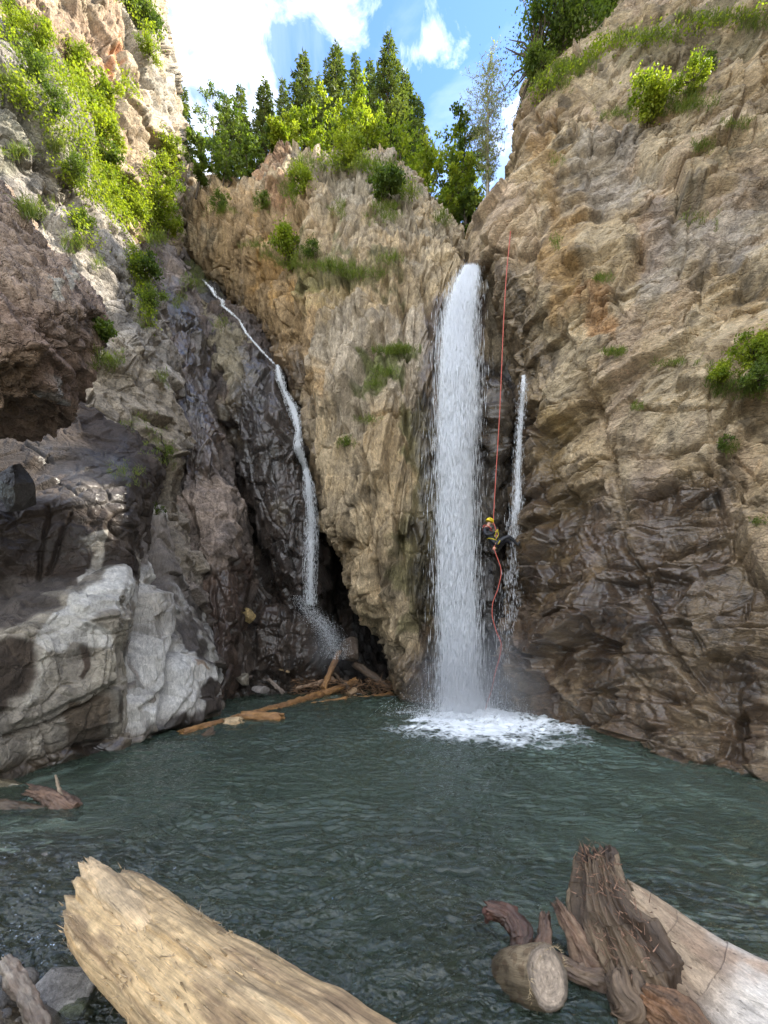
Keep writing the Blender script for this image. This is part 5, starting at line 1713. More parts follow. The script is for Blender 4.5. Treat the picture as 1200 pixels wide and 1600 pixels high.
# stick pile in the shallows at the left
tg_ = empty('root_snag', P(90, 1255, 6.1))
tag(tg_, 'small broken root snag with an upright twig poking out of the shallows at left', 'driftwood')
bpy.context.view_layer.update()
rel(tube('root', [P3(50, 1236, 6.3, 0.05), P3(75, 1244, 6.2, 0.09), P3(98, 1254, 6.1, 0.13), P3(118, 1268, 6.0, 0.10)], nu=60, nv=100, fiber=0.05, fscale=11, lump=0.06, jag0=0.08,
         colors=((0.17, 0.105, 0.07), (0.08, 0.05, 0.035)), seed=901, parent=tg_, wet=0.4), tg_)
rel(tube('twig', [P3(87, 1211, 6.1, 0.012), P3(90, 1225, 6.1, 0.018), P3(97, 1245, 6.1, 0.025)], nu=14, nv=30, fiber=0.004, lump=0.01, colors=((0.35, 0.27, 0.19), (0.25, 0.19, 0.13)), seed=905, parent=tg_), tg_)

# sunken trunk lying left of the snag
o = tube('sunken_log', [P3(-60, 1258, 5.9, 0.10), P3(10, 1262, 6.0, 0.09), P3(60, 1268, 6.0, 0.07), P3(120, 1272, 6.0, 0.04)], nu=40, nv=90, fiber=0.02, lump=0.04, colors=((0.09, 0.06, 0.035), (0.06, 0.045, 0.03)), seed=911, wet=0.8)
tag(o, 'brown waterlogged log barely awash beside the root snag at the left edge', 'log')

# rocks by the foreground log
stone('boulder', P(92, 1562, 2.80), (0.27, 0.22, 0.24), 11, (0.36, 0.34, 0.31), 20, 'pale grey angular rock beneath the broken end of the big pale log')
stone('boulder', P(10, 1640, 2.55), (0.24, 0.24, 0.20), 14, (0.27, 0.26, 0.25), 60, 'grey rock cut by the lower left corner under the dead branch')
stone('boulder', P(135, 1640, 2.55), (0.15, 0.13, 0.12), 17, (0.30, 0.31, 0.32), 10, 'small bluish grey rock at the bottom edge below the pale angular rock')
stone('boulder', P(180, 1600, 2.75), (0.17, 0.14, 0.10), 19, (0.14, 0.11, 0.095), 0, 'dark wet stone in the shadow under the big pale log', wet=0.7)
stone('boulder', P(40, 1510, 3.1), (0.13, 0.1, 0.07), 23, (0.08, 0.075, 0.07), 50, 'small glossy black stone at the water edge above the dead branch', wet=0.9)
stone('boulder', P(28, 765, 8.6), (0.42, 0.40, 0.50), 27, (0.055, 0.05, 0.047), 0, 'dark rounded boulder resting on the debris slope at the left edge', wet=0.3)
stone('boulder', P(10, 1240, 7.0), (0.36, 0.35, 0.26), 29, (0.17, 0.14, 0.08), 0, 'brownish green wet boulder at the waterline of the left bank', wet=0.8)
stone('boulder', P(388, 962, 18.9), (0.36, 0.34, 0.36), 31, (0.42, 0.30, 0.13), 0, 'yellowish rounded boulder lodged above the dark gully boulders', wet=0.1, mat=M_rock_l)
stone('boulder', P(548, 1018, 20.4), (0.55, 0.5, 0.72), 37, (0.12, 0.085, 0.06), 20, 'brown wet boulder standing right of the left waterfall foot', wet=0.7)
stone('boulder', P(380, 1062, 18.3), (0.34, 0.3, 0.28), 41, (0.24, 0.21, 0.16), 20, 'grey-green block among the stones at the foot of the brown column', wet=0.4)
stone('boulder', P(405, 1078, 18.2), (0.42, 0.3, 0.17), 43, (0.28, 0.25, 0.23), 0, 'flat grey stone at the waterline left of the driftwood jam', wet=0.3)
stone('boulder', P(355, 1075, 17.8), (0.36, 0.3, 0.25), 47, (0.12, 0.095, 0.085), 0, 'dark brown stone at the foot of the brown column', wet=0.6)
o = tube('dead_branch', [P3(8, 1500, 2.62, 0.032), P3(24, 1530, 2.5, 0.042), P3(46, 1570, 2.38, 0.040), P3(72, 1630, 2.2, 0.042)], nu=50, nv=120, fiber=0.008, lump=0.03, jag0=0.02,
         colors=((0.32, 0.27, 0.21), (0.20, 0.15, 0.11)), seed=921)
tag(o, 'thick dead branch lying on the rocks in the lower left corner', 'branch')

# ------------------------------------------------------------------ hilltop behind the buttress
hx = np.linspace(-26, 16, 120)
hy = np.linspace(0, 44, 110)
HX, HY = np.meshgrid(hx, hy)
H0 = np.interp(HX, (-26, -7, -5.2, 1.5, 4, 16), (32.5, 32.5, 26.5, 24.5, 23.5, 23.5))
HY = HY + H0


def hill_z(x, y):
    xy = np.stack([x, y, 0 * x], -1).astype(f32)
    base = np.interp(x, (-26, -13, -9, -5.5, -1, 2.2, 4.5, 5.8, 7.5, 16), (33, 31.0, 29.2, 28.5, 29.0, 28.0, 25.6, 24.4, 29, 34))
    return base + (y - 24) * 0.34 + 0.6 * fbm(xy * 0.35, 3, 1001) 


HZ = hill_z(HX, HY) - 4.0 * sstep(3.0, 0, HY - H0)
hv = np.stack([HX, HY, HZ], -1)
m = sstep(-0.3, 0.3, fbm(hv.astype(f32) * 0.8, 4, 1005))[..., None]
hc = np.array((0.07, 0.10, 0.025)) * (1 - m) + np.array((0.12, 0.10, 0.05)) * m
o = raw_mesh('hill', hv.reshape(-1, 3), grid_faces(110, 120), 4, np.concatenate([hc, 0 * m], -1).reshape(-1, 4), M_rock_l)
tag(o, kind='structure')


# ------------------------------------------------------------------ foliage
def leaves(name, C, size, mat, parent, tone=None, droop=0.0, seed=0, aspect=1.6, align=None):
    """many small folded leaves at points C"""
    r = np.random.default_rng(seed)
    n = len(C)
    d = r.normal(size=(n, 3)) if align is None else align + r.normal(0, 0.35, (n, 3))
    d[:, 2] -= droop
    d /= np.linalg.norm(d, axis=1, keepdims=True)
    s = np.cross(d, r.normal(size=(n, 3)) + (0, 0, 1.2))
    s /= np.linalg.norm(s, axis=1, keepdims=True) + 1e-9
    nn = np.cross(d, s)
    L = (size * (0.6 + 0.8 * r.random(n)))[:, None] if np.isscalar(size) else (size * (0.7 + 0.6 * r.random(n)))[:, None]
    W = L / aspect * 0.5
    V = np.stack([C, C + d * L * 0.5 + s * W + nn * L * 0.10, C + d * L, C + d * L * 0.5 - s * W + nn * L * 0.10], 1).reshape(-1, 3)
    F_ = (np.arange(n) * 4)[:, None] + np.array([[0, 1, 2, 3]])
    t = tone if tone is not None else r.random(n)
    br = 0.75 + 0.5 * r.random(n)
    c = np.stack([br, br, br * 0.95, np.clip(t + r.normal(0, 0.15, n), 0, 1)], -1)
    return raw_mesh(name, V, F_.reshape(-1), 4, np.repeat(c, 4, axis=0), mat, parent, smooth=False)


def sticks(name, segs, mat, parent, sides=5):
    """tapered limbs: list of (p0, p1, r0, r1)"""
    a = np.linspace(0, 2 * math.pi, sides, endpoint=False)
    vs, fs, off = [], [], 0
    for p0, p1, r0, r1 in segs:
        p0, p1 = np.array(p0, float), np.array(p1, float)
        t = p1 - p0
        t /= np.linalg.norm(t) + 1e-9
        u = np.cross(t, (0.3, 0.2, 1.0) if abs(t[2]) < 0.9 else (1.0, 0, 0))
        u /= np.linalg.norm(u)
        w = np.cross(t, u)
        ring = u[None] * np.cos(a)[:, None] + w[None] * np.sin(a)[:, None]
        vs += [p0 + ring * r0, p1 + ring * r1]
        i = np.arange(sides) + off
        j = np.roll(i, -1)
        fs.append(np.stack([i, j, j + sides, i + sides], -1))
        off += 2 * sides
    return raw_mesh(name, np.concatenate(vs), np.concatenate(fs).reshape(-1), 4, None, mat, parent)


def bush(c, rad, label, seed, mat=None, n=1100, leaf=0.09, squash=(1, 1, 0.9), group=None, name='shrub', cat='shrub', normal=(0, -0.4, 0.3), clumps=16, droop=0.1):
    r = np.random.default_rng(seed)
    c = np.array(c, float)
    root = empty(name, tuple(c))
    tag(root, label, cat, group)
    nm = np.array(normal, float)
    ctr = nm * rad * 0.7
    K = r.normal(size=(clumps, 3))
    K /= np.linalg.norm(K, axis=1, keepdims=True)
    K = ctr + K * (rad * r.uniform(0.35, 1.0, (clumps, 1))) * np.array(squash)
    kr = rad * r.uniform(0.16, 0.42, clumps)
    w = kr ** 2 / (kr ** 2).sum()
    idx = r.choice(clumps, n, p=w)
    o_ = r.normal(size=(n, 3))
    o_ /= np.linalg.norm(o_, axis=1, keepdims=True)
    C = K[idx] + o_ * (kr[idx] * r.random(n) ** 0.5)[:, None] * (1, 1, 0.8)
    stray = r.random(n) < 0.22
    C[stray] += r.normal(0, rad * 0.22, (int(stray.sum()), 3))
    tone = r.random(clumps)[idx]
    leaves('foliage', C, leaf, mat or M_leaf, root, tone, droop, seed + 1)
    segs = []
    for k in range(clumps):
        mid = K[k] * 0.5 + r.normal(0, rad * 0.06, 3)
        segs += [((0, 0, 0), mid, rad * 0.035, rad * 0.022), (mid, K[k], rad * 0.022, rad * 0.008)]
    sticks('stem', segs, M_bark, root, 4)
    return root


def conifer(base, h, w, label, seed, group=None, mat=None, sparse=1.0, bare=0.12, name='spruce_tree', cat='tree', trunkmat=None):
    r = np.random.default_rng(seed)
    root = empty(name, tuple(base))
    tag(root, label, cat, group)
    lean = r.normal(0, 0.012, 2)
    pts = [(lean[0] * h * t, lean[1] * h * t, h * t) for t in np.linspace(0, 1, 8)]
    segs = [(pts[i], pts[i + 1], 0.018 * h * (1 - i / 7.6), 0.018 * h * (1 - (i + 1) / 7.6)) for i in range(7)]
    C, A, T = [], [], []
    bs = []
    nl = int(h * 4.2)
    for k in range(nl):
        t = bare + (1 - bare) * (k + r.random()) / nl
        z = h * t
        L0 = w * (1 - t) ** 0.85 * (0.75 + 0.5 * r.random()) + 0.08
        nb = r.integers(4, 7)
        a0_ = r.uniform(0, 6.28)
        for b in range(nb):
            if r.random() > 0.93 * min(1, sparse + 0.25):
                continue
            a = a0_ + b * 6.283 / nb + r.normal(0, 0.25)
            L = L0 * r.uniform(0.55, 1.12)
            dz = -0.18 * L * (1 - t) + 0.12 * L * t
            p0 = np.array((lean[0] * z, lean[1] * z, z))
            p1 = p0 + np.array((math.cos(a) * L, math.sin(a) * L, dz - 0.1 * L))
            bs.append((p0, p1, 0.012 + 0.010 * L, 0.004))
            m_ = max(4, int(L * 38 * sparse))
            u = r.random(m_) ** 0.75
            q_ = p0 + (p1 - p0) * u[:, None]
            side = np.array((-math.sin(a), math.cos(a), 0))
            sgn = r.choice([-1, 1], m_)
            q_ = q_ + side * (sgn * (1 - u) * L * 0.22 * r.random(m_))[:, None] + r.normal(0, 0.02, (m_, 3))
            C.append(q_)
            A.append(np.array((math.cos(a), math.sin(a), -0.25)) * 0.8 + side * sgn[:, None] * 0.7 - np.array((0, 0, 0.35)) * r.random((m_, 1)))
            T.append(np.full(m_, r.random()))
    C, A, T = np.concatenate(C), np.concatenate(A), np.concatenate(T)
    leaves('crown', C, 0.27, mat or M_needle, root, T, 0.0, seed + 3, aspect=3.2, align=A)
    sticks('trunk', segs + bs, trunkmat or M_bark, root, 5)
    return root


def larch(base, h, w, label, seed):
    """tall thin tree with upswept fine branches and few needles"""
    r = np.random.default_rng(seed)
    root = empty('larch_tree', tuple(base))
    tag(root, label, 'tree')
    segs = [((0, 0, h * i / 9), (0, 0, h * (i + 1) / 9), 0.014 * h * (1 - i / 9.5), 0.014 * h * (1 - (i + 1) / 9.5)) for i in range(9)]
    bs, C = segs, []
    for k in range(150):
        t = 0.26 + 0.73 * r.random()
        z = h * t
        a = r.uniform(0, 6.28)
        L = w * (0.35 + 0.65 * math.sin(math.pi * min(1, (1 - t) * 1.35 + 0.08))) * r.uniform(0.6, 1.1)
        p = np.array((0, 0, z))
        d = np.array((math.cos(a), math.sin(a), 0.55))
        for s_ in range(4):
            q_ = p + d * L / 4 / np.linalg.norm(d)
            bs.append((p, q_, 0.016 * (1 - s_ / 4.5), 0.016 * (1 - (s_ + 1) / 4.5)))
            for tw in range(3):
                e_ = q_ + np.array((r.normal(0, 0.2), r.normal(0, 0.2), r.normal(0.10, 0.18))) * L * 0.8
                bs.append((q_, e_, 0.007, 0.003))
                nn_ = r.integers(2, 6)
                C.append(q_ + (e_ - q_) * r.random((nn_, 1)) + r.normal(0, 0.03, (nn_, 3)))
            p = q_
            d = d + r.normal(0, 0.12, 3)
    sticks('trunk', bs, M_bark_pale, root, 4)
    leaves('crown', np.concatenate(C), 0.085, M_larch, root, None, 0.0, seed + 2, aspect=2.0)
    return root


def broadleaf(base, h, w, label, seed, mat=None, n=3200, leaf=0.17, name='broadleaf_tree', group=None, pale=False):
    r = np.random.default_rng(seed)
    root = empty(name, tuple(base))
    tag(root, label, 'tree', group)
    segs = []
    K, kr = [], []
    nstem = r.integers(1, 4)
    for s_ in range(nstem):
        p = np.array((r.normal(0, 0.05 * w), r.normal(0, 0.05 * w), -0.4))
        d = np.array((r.normal(0, 0.18), r.normal(0, 0.18), 1.0))
        nseg = 7
        for k in range(nseg):
            q_ = p + d / np.linalg.norm(d) * (h + 0.4) / nseg
            rr_ = 0.020 * h * (1 - k / nseg) / math.sqrt(nstem)
            segs.append((p, q_, rr_, 0.020 * h * (1 - (k + 1) / nseg) / math.sqrt(nstem) + 0.004))
            if k >= 1:
                for b in range(r.integers(2, 5)):
                    a = r.uniform(0, 6.28)
                    L = w * r.uniform(0.35, 1.0) * (1 - 0.55 * abs(k / nseg - 0.45))
                    e_ = q_ + np.array((math.cos(a) * L, math.sin(a) * L, L * r.uniform(0.1, 0.8)))
                    m1 = (q_ + e_) / 2 + r.normal(0, 0.06, 3) * L
                    segs += [(q_, m1, rr_ * 0.45, rr_ * 0.28), (m1, e_, rr_ * 0.28, 0.004)]
                    for f_ in (0.55, 1.0):
                        K.append(q_ + (e_ - q_) * f_)
                        kr.append(w * r.uniform(0.12, 0.28))
            p = q_
            d = d + r.normal(0, 0.12, 3) * (1, 1, 0)
        K.append(p)
        kr.append(w * 0.18)
    K, kr = np.array(K), np.array(kr)
    pr = kr ** 1.6 / (kr ** 1.6).sum()
    idx = r.choice(len(K), n, p=pr)
    o_ = r.normal(size=(n, 3))
    o_ /= np.linalg.norm(o_, axis=1, keepdims=True)
    C = K[idx] + o_ * (kr[idx] * r.random(n) ** 0.6)[:, None]
    leaves('crown', C, leaf, mat or M_leaf, root, r.random(len(K))[idx], 0.15, seed + 1)
    sticks('trunk', segs, M_bark_pale if pale else M_bark, root, 5)
    return root


def blades(C, L, W, seed, out=(0, -0.5, 0.2)):
    """arching grass blades: two-segment tapered ribbons"""
    r = np.random.default_rng(seed)
    n = len(C)
    d = np.array(out) + r.normal(0, 0.55, (n, 3)) + (0, 0, 0.5)
    d /= np.linalg.norm(d, axis=1, keepdims=True)
    L = (L * (0.5 + r.random(n)))[:, None]
    s = np.cross(d, (0, 0, 1.0)) + r.normal(0, 0.2, (n, 3))
    s /= np.linalg.norm(s, axis=1, keepdims=True) + 1e-9
    mid = C + d * L * 0.55
    tip = mid + (d * 0.4 + np.array((0, 0, -0.55)) * r.uniform(0.2, 1.4, (n, 1))) * L * 0.6
    V = np.stack([C - s * W, C + s * W, mid + s * W * 0.8, mid - s * W * 0.8, tip], 1).reshape(-1, 3)
    b = (np.arange(n) * 5)[:, None]
    q_ = np.concatenate([b + np.array([[0, 1, 2]]), b + np.array([[0, 2, 3]]), b + np.array([[3, 2, 4]])], 0)
    br = 0.7 + 0.6 * r.random(n)
    c = np.stack([br, br, br, r.random(n)], -1)
    return V, q_, np.repeat(c, 5, axis=0)


def tuft_area(name, spots, seed, kind='stuff', label=None, cat=None, mat=None):
    """grass hanging from ledges: spots = (px, py, spread x px, spread y px, blades, length m)"""
    r = np.random.default_rng(seed)
    vs, fs, cs, off = [], [], [], 0
    for px, py, sx, sy, n, L in spots:
        C = []
        for k in range(max(3, n // 7)):
            h_ = np.array(hit(px + np.clip(r.normal(0, 0.5), -1, 1) * sx, py + np.clip(r.normal(0, 0.5), -1, 1) * sy))
            C.append(h_ + r.normal(0, 0.03, (7, 3)))
        C = np.concatenate(C)
        v, f, c = blades(C, L, 0.0045 + 0.006 * L, seed + off)
        vs.append(v)
        fs.append(f + off)
        cs.append(c)
        off += len(v)
    o = raw_mesh(name, np.concatenate(vs), np.concatenate(fs).reshape(-1), 3, np.concatenate(cs), mat or M_grass, None, smooth=False)
    return tag(o, label, cat, kind=kind)


# --- hilltop conifers: (top px, top py, Y, half width px, foot py, label)
con = [
    (286, 134, 33, 15, 262, 'small dark spruce furthest left on the hilltop beside the sunlit cliff'),
    (352, 150, 34, 17, 270, 'dark spruce low between the pale feathery tree and its taller neighbour'),
    (376, 132, 33, 20, 270, 'mid-height spruce with a pointed top left of centre on the hilltop'),
    (414, 120, 31, 21, 262, 'spruce standing alone against the cloud left of the hilltop group'),
    (445, 128, 34, 14, 250, 'thin spruce in the gap left of the dark bushy spruce'),
    (474, 84, 31, 27, 250, 'dark bushy spruce second tallest at the left of the hilltop group'),
    (500, 118, 34, 15, 250, 'low spruce filling the gap behind the two bushy spruces'),
    (524, 68, 30, 27, 250, 'broad tall spruce just left of the hilltop centre'),
    (556, 82, 32, 15, 250, 'very slim spruce between the broad spruce and the tallest one'),
    (580, 96, 33, 18, 250, 'slim spruce close against the left side of the tallest spruce'),
    (604, 56, 29, 33, 262, 'tallest spruce of the hilltop, wide and sunlit'),
    (634, 112, 30, 22, 268, 'spruce stepping down right of the tallest one'),
    (655, 150, 31, 18, 290, 'smallest right hand spruce of the hilltop group, above the slope of leaves'),
    (728, 238, 27, 24, 372, 'dark pine with bare lower trunk near the gap above the waterfall'),
    (712, 262, 29, 18, 372, 'dark thin pine half hidden left of the pine by the gap'),
]
for k, (tx, ty, Y, hw, by, lab) in enumerate(con):
    B_, T_ = P(tx, by, Y), P(tx, ty, Y)
    conifer(B_, T_[2] - B_[2], hw / F * Y * 1.6, lab, 1100 + k * 11, group='conifers on the hilltop', sparse=1.0 if k < 13 else 0.9, bare=0.1 if k < 13 else 0.35,
            name='spruce_tree' if k < 13 else 'pine_tree')
larch(P(762, 352, 25), P(762, 104, 25)[2] - P(762, 352, 25)[2], 1.55, 'lone tall thin tree with sparse pale branches standing against the blue sky above the waterfall', 1301)
brd = [
    (332, 118, 270, 31, 28, 'n', 'pale feathery birch rising behind the small trees at the left of the hilltop', M_leaf_mid),
    (305, 200, 300, 27, 26, 'n', 'leafy green tree at the left foot of the hilltop beside the cliff edge', M_leaf_mid),
    (348, 205, 298, 27, 28, 'n', 'round green tree above the orange rock at the left of the hilltop', M_leaf_mid),
    (388, 215, 292, 26, 26, 'n', 'green bushy tree over the notch left of the rock spire', M_leaf_mid),
    (432, 190, 268, 26, 24, 'n', 'yellow-green young tree just left of the rock spire', M_leaf),
    (492, 178, 272, 24.5, 42, 'b', 'bright yellow-green bush tree glowing at the front edge of the hilltop', M_leaf),
    (545, 176, 258, 25, 30, 'n', 'bright green sapling in front of the broad tall spruce', M_leaf),
    (585, 182, 262, 25, 32, 'b', 'bright green bush tree below the tallest spruce', M_leaf),
    (628, 190, 290, 25, 34, 'n', 'tall light green tree below the right side of the tallest spruce', M_leaf),
    (668, 212, 320, 26, 34, 'n', 'green slender tree on the shoulder right of the buttress top', M_leaf),
    (700, 232, 345, 27, 34, 'n', 'mid green tree leaning out over the right shoulder of the buttress', M_leaf_mid),
    (733, 262, 365, 28, 20, 'n', 'loose leafy tree nearest to the lone thin tree', M_leaf_mid),
    (690, 290, 375, 24, 26, 'b', 'low bright bush on the slope directly above the waterfall notch, left side', M_leaf),
    (722, 310, 385, 24, 24, 'b', 'low green bush directly above the waterfall lip', M_leaf_mid),
    (650, 255, 330, 24, 26, 'b', 'bright low bush clinging to the right shoulder of the buttress', M_leaf),
]
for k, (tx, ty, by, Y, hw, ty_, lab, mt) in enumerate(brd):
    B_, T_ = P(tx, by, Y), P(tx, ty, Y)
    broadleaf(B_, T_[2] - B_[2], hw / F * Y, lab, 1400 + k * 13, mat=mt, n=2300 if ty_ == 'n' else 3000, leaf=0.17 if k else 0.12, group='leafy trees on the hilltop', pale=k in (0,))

# --- shrubs rooted in the cliffs: (px, py, radius px, material, label)
shr = [
    (545, 240, 26, M_leaf, 'bright shrub on the crest at the middle of the buttress top'),
    (600, 300, 32, M_leaf_mid, 'green shrub growing on the upper right face of the buttress below its crest'),
    (470, 288, 24, M_leaf, 'yellow-green shrub tucked beside the rock spire of the buttress'),
    (455, 400, 27, M_leaf, 'bright green shrub on the ledge at the upper left of the buttress'),
    (488, 392, 16, M_leaf_mid, 'small green shrub on the ledge right of the bright ledge shrub'),
    (410, 318, 14, M_leaf_mid, 'small shrub high on the orange rock of the buttress'),
    (345, 320, 16, M_leaf_mid, 'little shrub at the top left of the orange rock'),
    (1016, 166, 34, M_leaf, 'bright green shrub on the high ledge of the right cliff, largest of its ledge'),
    (1082, 130, 24, M_leaf, 'light green shrub on the high ledge just right of the largest ledge shrub'),
    (1112, 105, 17, M_leaf_mid, 'small shrub at the right end of the high ledge on the right cliff'),
    (885, 55, 66, M_leaf_mid, 'big dark green bush hanging over the top left corner of the right cliff'),
    (945, 15, 50, M_leaf_mid, 'dark bush at the top edge right of the big hanging bush'),
    (850, 105, 26, M_leaf_mid, 'lower tail of leaves beneath the big hanging bush'),
    (1172, 560, 34, M_leaf, 'broad-leaved green plant growing from the ledge at the right edge'),
    (1130, 585, 22, M_leaf, 'fern-like plant left of the broad-leaved plant on the right cliff'),
    (1185, 595, 26, M_leaf_mid, 'leafy plant drooping beneath the broad-leaved plant at the right edge'),
    (150, 150, 32, M_leaf, 'sunlit shrub in the upper part of the green band on the left cliff'),
    (158, 205, 30, M_leaf, 'sunlit round shrub in the middle of the green band on the left cliff'),
    (165, 245, 22, M_leaf_mid, 'shadowed lower shrub of the green band on the left cliff'),
    (115, 95, 22, M_leaf, 'sunlit sprig high on the tan face of the left cliff'),
    (55, 55, 24, M_leaf, 'bright shrub near the top left corner of the photo'),
    (20, 30, 22, M_leaf, 'bright hanging leaves in the very corner at the top left'),
    (262, 275, 22, M_leaf, 'bright shrub on the right rim of the sunlit cliff'),
    (272, 235, 16, M_leaf, 'small bright shrub higher on the right rim of the sunlit cliff'),
    (245, 325, 24, M_leaf, 'yellow-green shrub below the rim on the sunlit cliff'),
    (262, 355, 18, M_leaf, 'bright sprig at the foot of the sunlit cliff rim'),
    (205, 320, 24, M_leaf, 'yellow-green shrub at the centre foot of the sunlit cliff'),
    (168, 290, 20, M_leaf, 'bright shrub where the sunlit cliff meets the shaded spur'),
    (222, 30, 26, M_leaf_mid, 'tall hanging shrub on the top rim of the sunlit cliff against the sky'),
    (232, 85, 18, M_leaf, 'sparse shrub on the upper rim of the sunlit cliff below the hanging one'),
    (222, 425, 26, M_leaf_mid, 'green shrub filling the cleft below the sunlit cliff'),
    (232, 472, 20, M_leaf_mid, 'lower shrub in the cleft below the sunlit cliff'),
    (160, 518, 16, M_leaf_mid, 'small green plant on the shaded grey face beside the overhanging rock'),
    (118, 275, 20, M_leaf_mid, 'dark green shrub on the edge of the shaded left spur'),
    (130, 350, 18, M_leaf_mid, 'dark small shrub in the recess of the shaded left spur'),
    (50, 115, 24, M_leaf_mid, 'green shrub on the top of the shaded left spur'),
    (82, 165, 20, M_leaf_mid, 'green shrub on the sloping crest of the shaded left spur'),
]
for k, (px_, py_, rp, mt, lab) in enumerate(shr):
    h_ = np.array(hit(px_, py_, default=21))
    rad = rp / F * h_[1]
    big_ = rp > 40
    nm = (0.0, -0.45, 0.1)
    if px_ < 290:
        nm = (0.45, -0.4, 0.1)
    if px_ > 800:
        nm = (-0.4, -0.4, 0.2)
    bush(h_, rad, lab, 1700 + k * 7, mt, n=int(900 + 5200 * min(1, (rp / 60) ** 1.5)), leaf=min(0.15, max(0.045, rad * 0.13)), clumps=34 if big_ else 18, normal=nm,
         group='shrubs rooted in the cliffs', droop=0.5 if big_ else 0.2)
# fine sprays of leaves hanging free from the corner of the right cliff
h_ = np.array(P(838, 95, 20.5))
bush(h_, 1.7, 'sparse twiggy shrub reaching out over the sky from the top of the right cliff', 1990, M_leaf_mid, n=1500, leaf=0.085, squash=(0.85, 0.8, 2.2), clumps=46, normal=(-0.25, 0, 0.0), group='shrubs rooted in the cliffs', droop=0.6)

# leafy cover on the sunlit cliff, moss and grass on ledges: nobody could count it
C, T = [], []
r_ = np.random.default_rng(77)
for (x0, y0), (x1, y1), wd, n_ in (((0, 40), (60, 90), 20, 700), ((60, 80), (150, 190), 22, 1400), ((120, 200), (175, 300), 20, 1300), ((165, 290), (200, 345), 22, 1300), ((180, 310), (265, 360), 24, 1900),
                                   ((235, 260), (262, 350), 12, 900), ((255, 210), (278, 290), 9, 600), ((110, 110), (150, 160), 18, 600), ((150, 250), (230, 330), 26, 1400), ((205, 380), (235, 500), 12, 900),
                                   ((20, 120), (110, 220), 22, 900), ((90, 260), (150, 310), 12, 600), ((190, 120), (215, 150), 10, 200), ((105, 330), (150, 380), 8, 300), ((0, 150), (50, 170), 12, 300),
                                   ((200, 0), (240, 60), 12, 500), ((560, 245), (640, 300), 14, 500), ((830, 150), (960, 60), 10, 900), ((500, 250), (560, 250), 14, 500), ((930, 80), (1200, 20), 12, 900)):
    for k in range(n_ // 5):
        t = r_.random()
        px_, py_ = x0 + (x1 - x0) * t + r_.normal(0, wd * 0.5), y0 + (y1 - y0) * t + r_.normal(0, wd * 0.5)
        h_ = np.array(hit(px_, py_, default=-1))
        if h_[1] < 1:
            continue
        C.append(h_ + r_.normal(0, 0.12, (5, 3)) + (0.05, -0.12, 0))
        T += [r_.random()] * 5
C = np.concatenate(C)
o = leaves('undergrowth', C, np.clip(C[:, 1] * 0.006, 0.06, 0.12), M_leaf, None, np.array(T), 0.3, 78)
tag(o, kind='stuff')
tuft_area('grass', [
    (620, 549, 36, 5, 900, 0.30), (600, 583, 24, 8, 420, 0.26), (583, 600, 12, 10, 220, 0.22), (575, 657, 22, 6, 240, 0.2), (541, 692, 16, 8, 240, 0.2),
    (515, 418, 40, 9, 700, 0.32), (560, 430, 40, 8, 500, 0.32), (610, 405, 20, 8, 240, 0.28), (440, 400, 30, 14, 400, 0.3), (400, 385, 26, 6, 240, 0.3), (600, 340, 28, 12, 300, 0.3),
    (560, 262, 60, 8, 600, 0.45), (480, 260, 20, 14, 300, 0.4), (450, 300, 18, 24, 360, 0.35), (345, 330, 26, 8, 260, 0.35), (410, 320, 14, 12, 200, 0.3), (530, 330, 16, 14, 200, 0.3),
    (958, 551, 20, 5, 420, 0.17), (942, 436, 16, 5, 240, 0.18), (998, 636, 14, 5, 160, 0.14), (1050, 568, 40, 5, 260, 0.14), (1140, 700, 16, 10, 260, 0.14), (1120, 600, 18, 26, 420, 0.2),
    (1170, 610, 30, 14, 500, 0.2), (1060, 165, 60, 12, 900, 0.26), (960, 180, 30, 8, 260, 0.22), (1150, 195, 30, 8, 160, 0.2), (1100, 230, 20, 10, 200, 0.2), (860, 130, 30, 14, 500, 0.3),
    (900, 105, 30, 10, 500, 0.3), (1000, 60, 60, 10, 700, 0.3), (1120, 30, 60, 10, 700, 0.3), (1180, 40, 30, 12, 300, 0.3), (870, 380, 10, 12, 120, 0.2), (1185, 815, 16, 4, 120, 0.12),
    (172, 565, 22, 14, 420, 0.22), (60, 330, 26, 14, 420, 0.26), (90, 230, 22, 14, 300, 0.26), (30, 240, 24, 8, 300, 0.26), (115, 380, 18, 16, 300, 0.24), (20, 130, 30, 12, 400, 0.3),
    (240, 375, 22, 10, 360, 0.45), (245, 690, 30, 20, 240, 0.14), (262, 720, 12, 18, 160, 0.16), (200, 740, 30, 20, 300, 0.12), (215, 660, 30, 20, 160, 0.13), (300, 440, 20, 16, 300, 0.3), (280, 470, 12, 12, 200, 0.25),
    (345, 505, 16, 14, 200, 0.2), (230, 470, 16, 40, 500, 0.3), (255, 590, 10, 16, 160, 0.2), (155, 410, 10, 14, 120, 0.2),
    (1016, 180, 24, 6, 260, 0.24), (1082, 145, 18, 6, 200, 0.24), (545, 250, 24, 6, 300, 0.4), (455, 415, 24, 6, 300, 0.3), (600, 325, 24, 6, 240, 0.3), (885, 110, 30, 8, 400, 0.4),
    (640, 300, 20, 14, 300, 0.4), (690, 345, 14, 12, 240, 0.4), (1090, 345, 30, 14, 160, 0.16), (870, 250, 14, 8, 100, 0.2)], 2001)
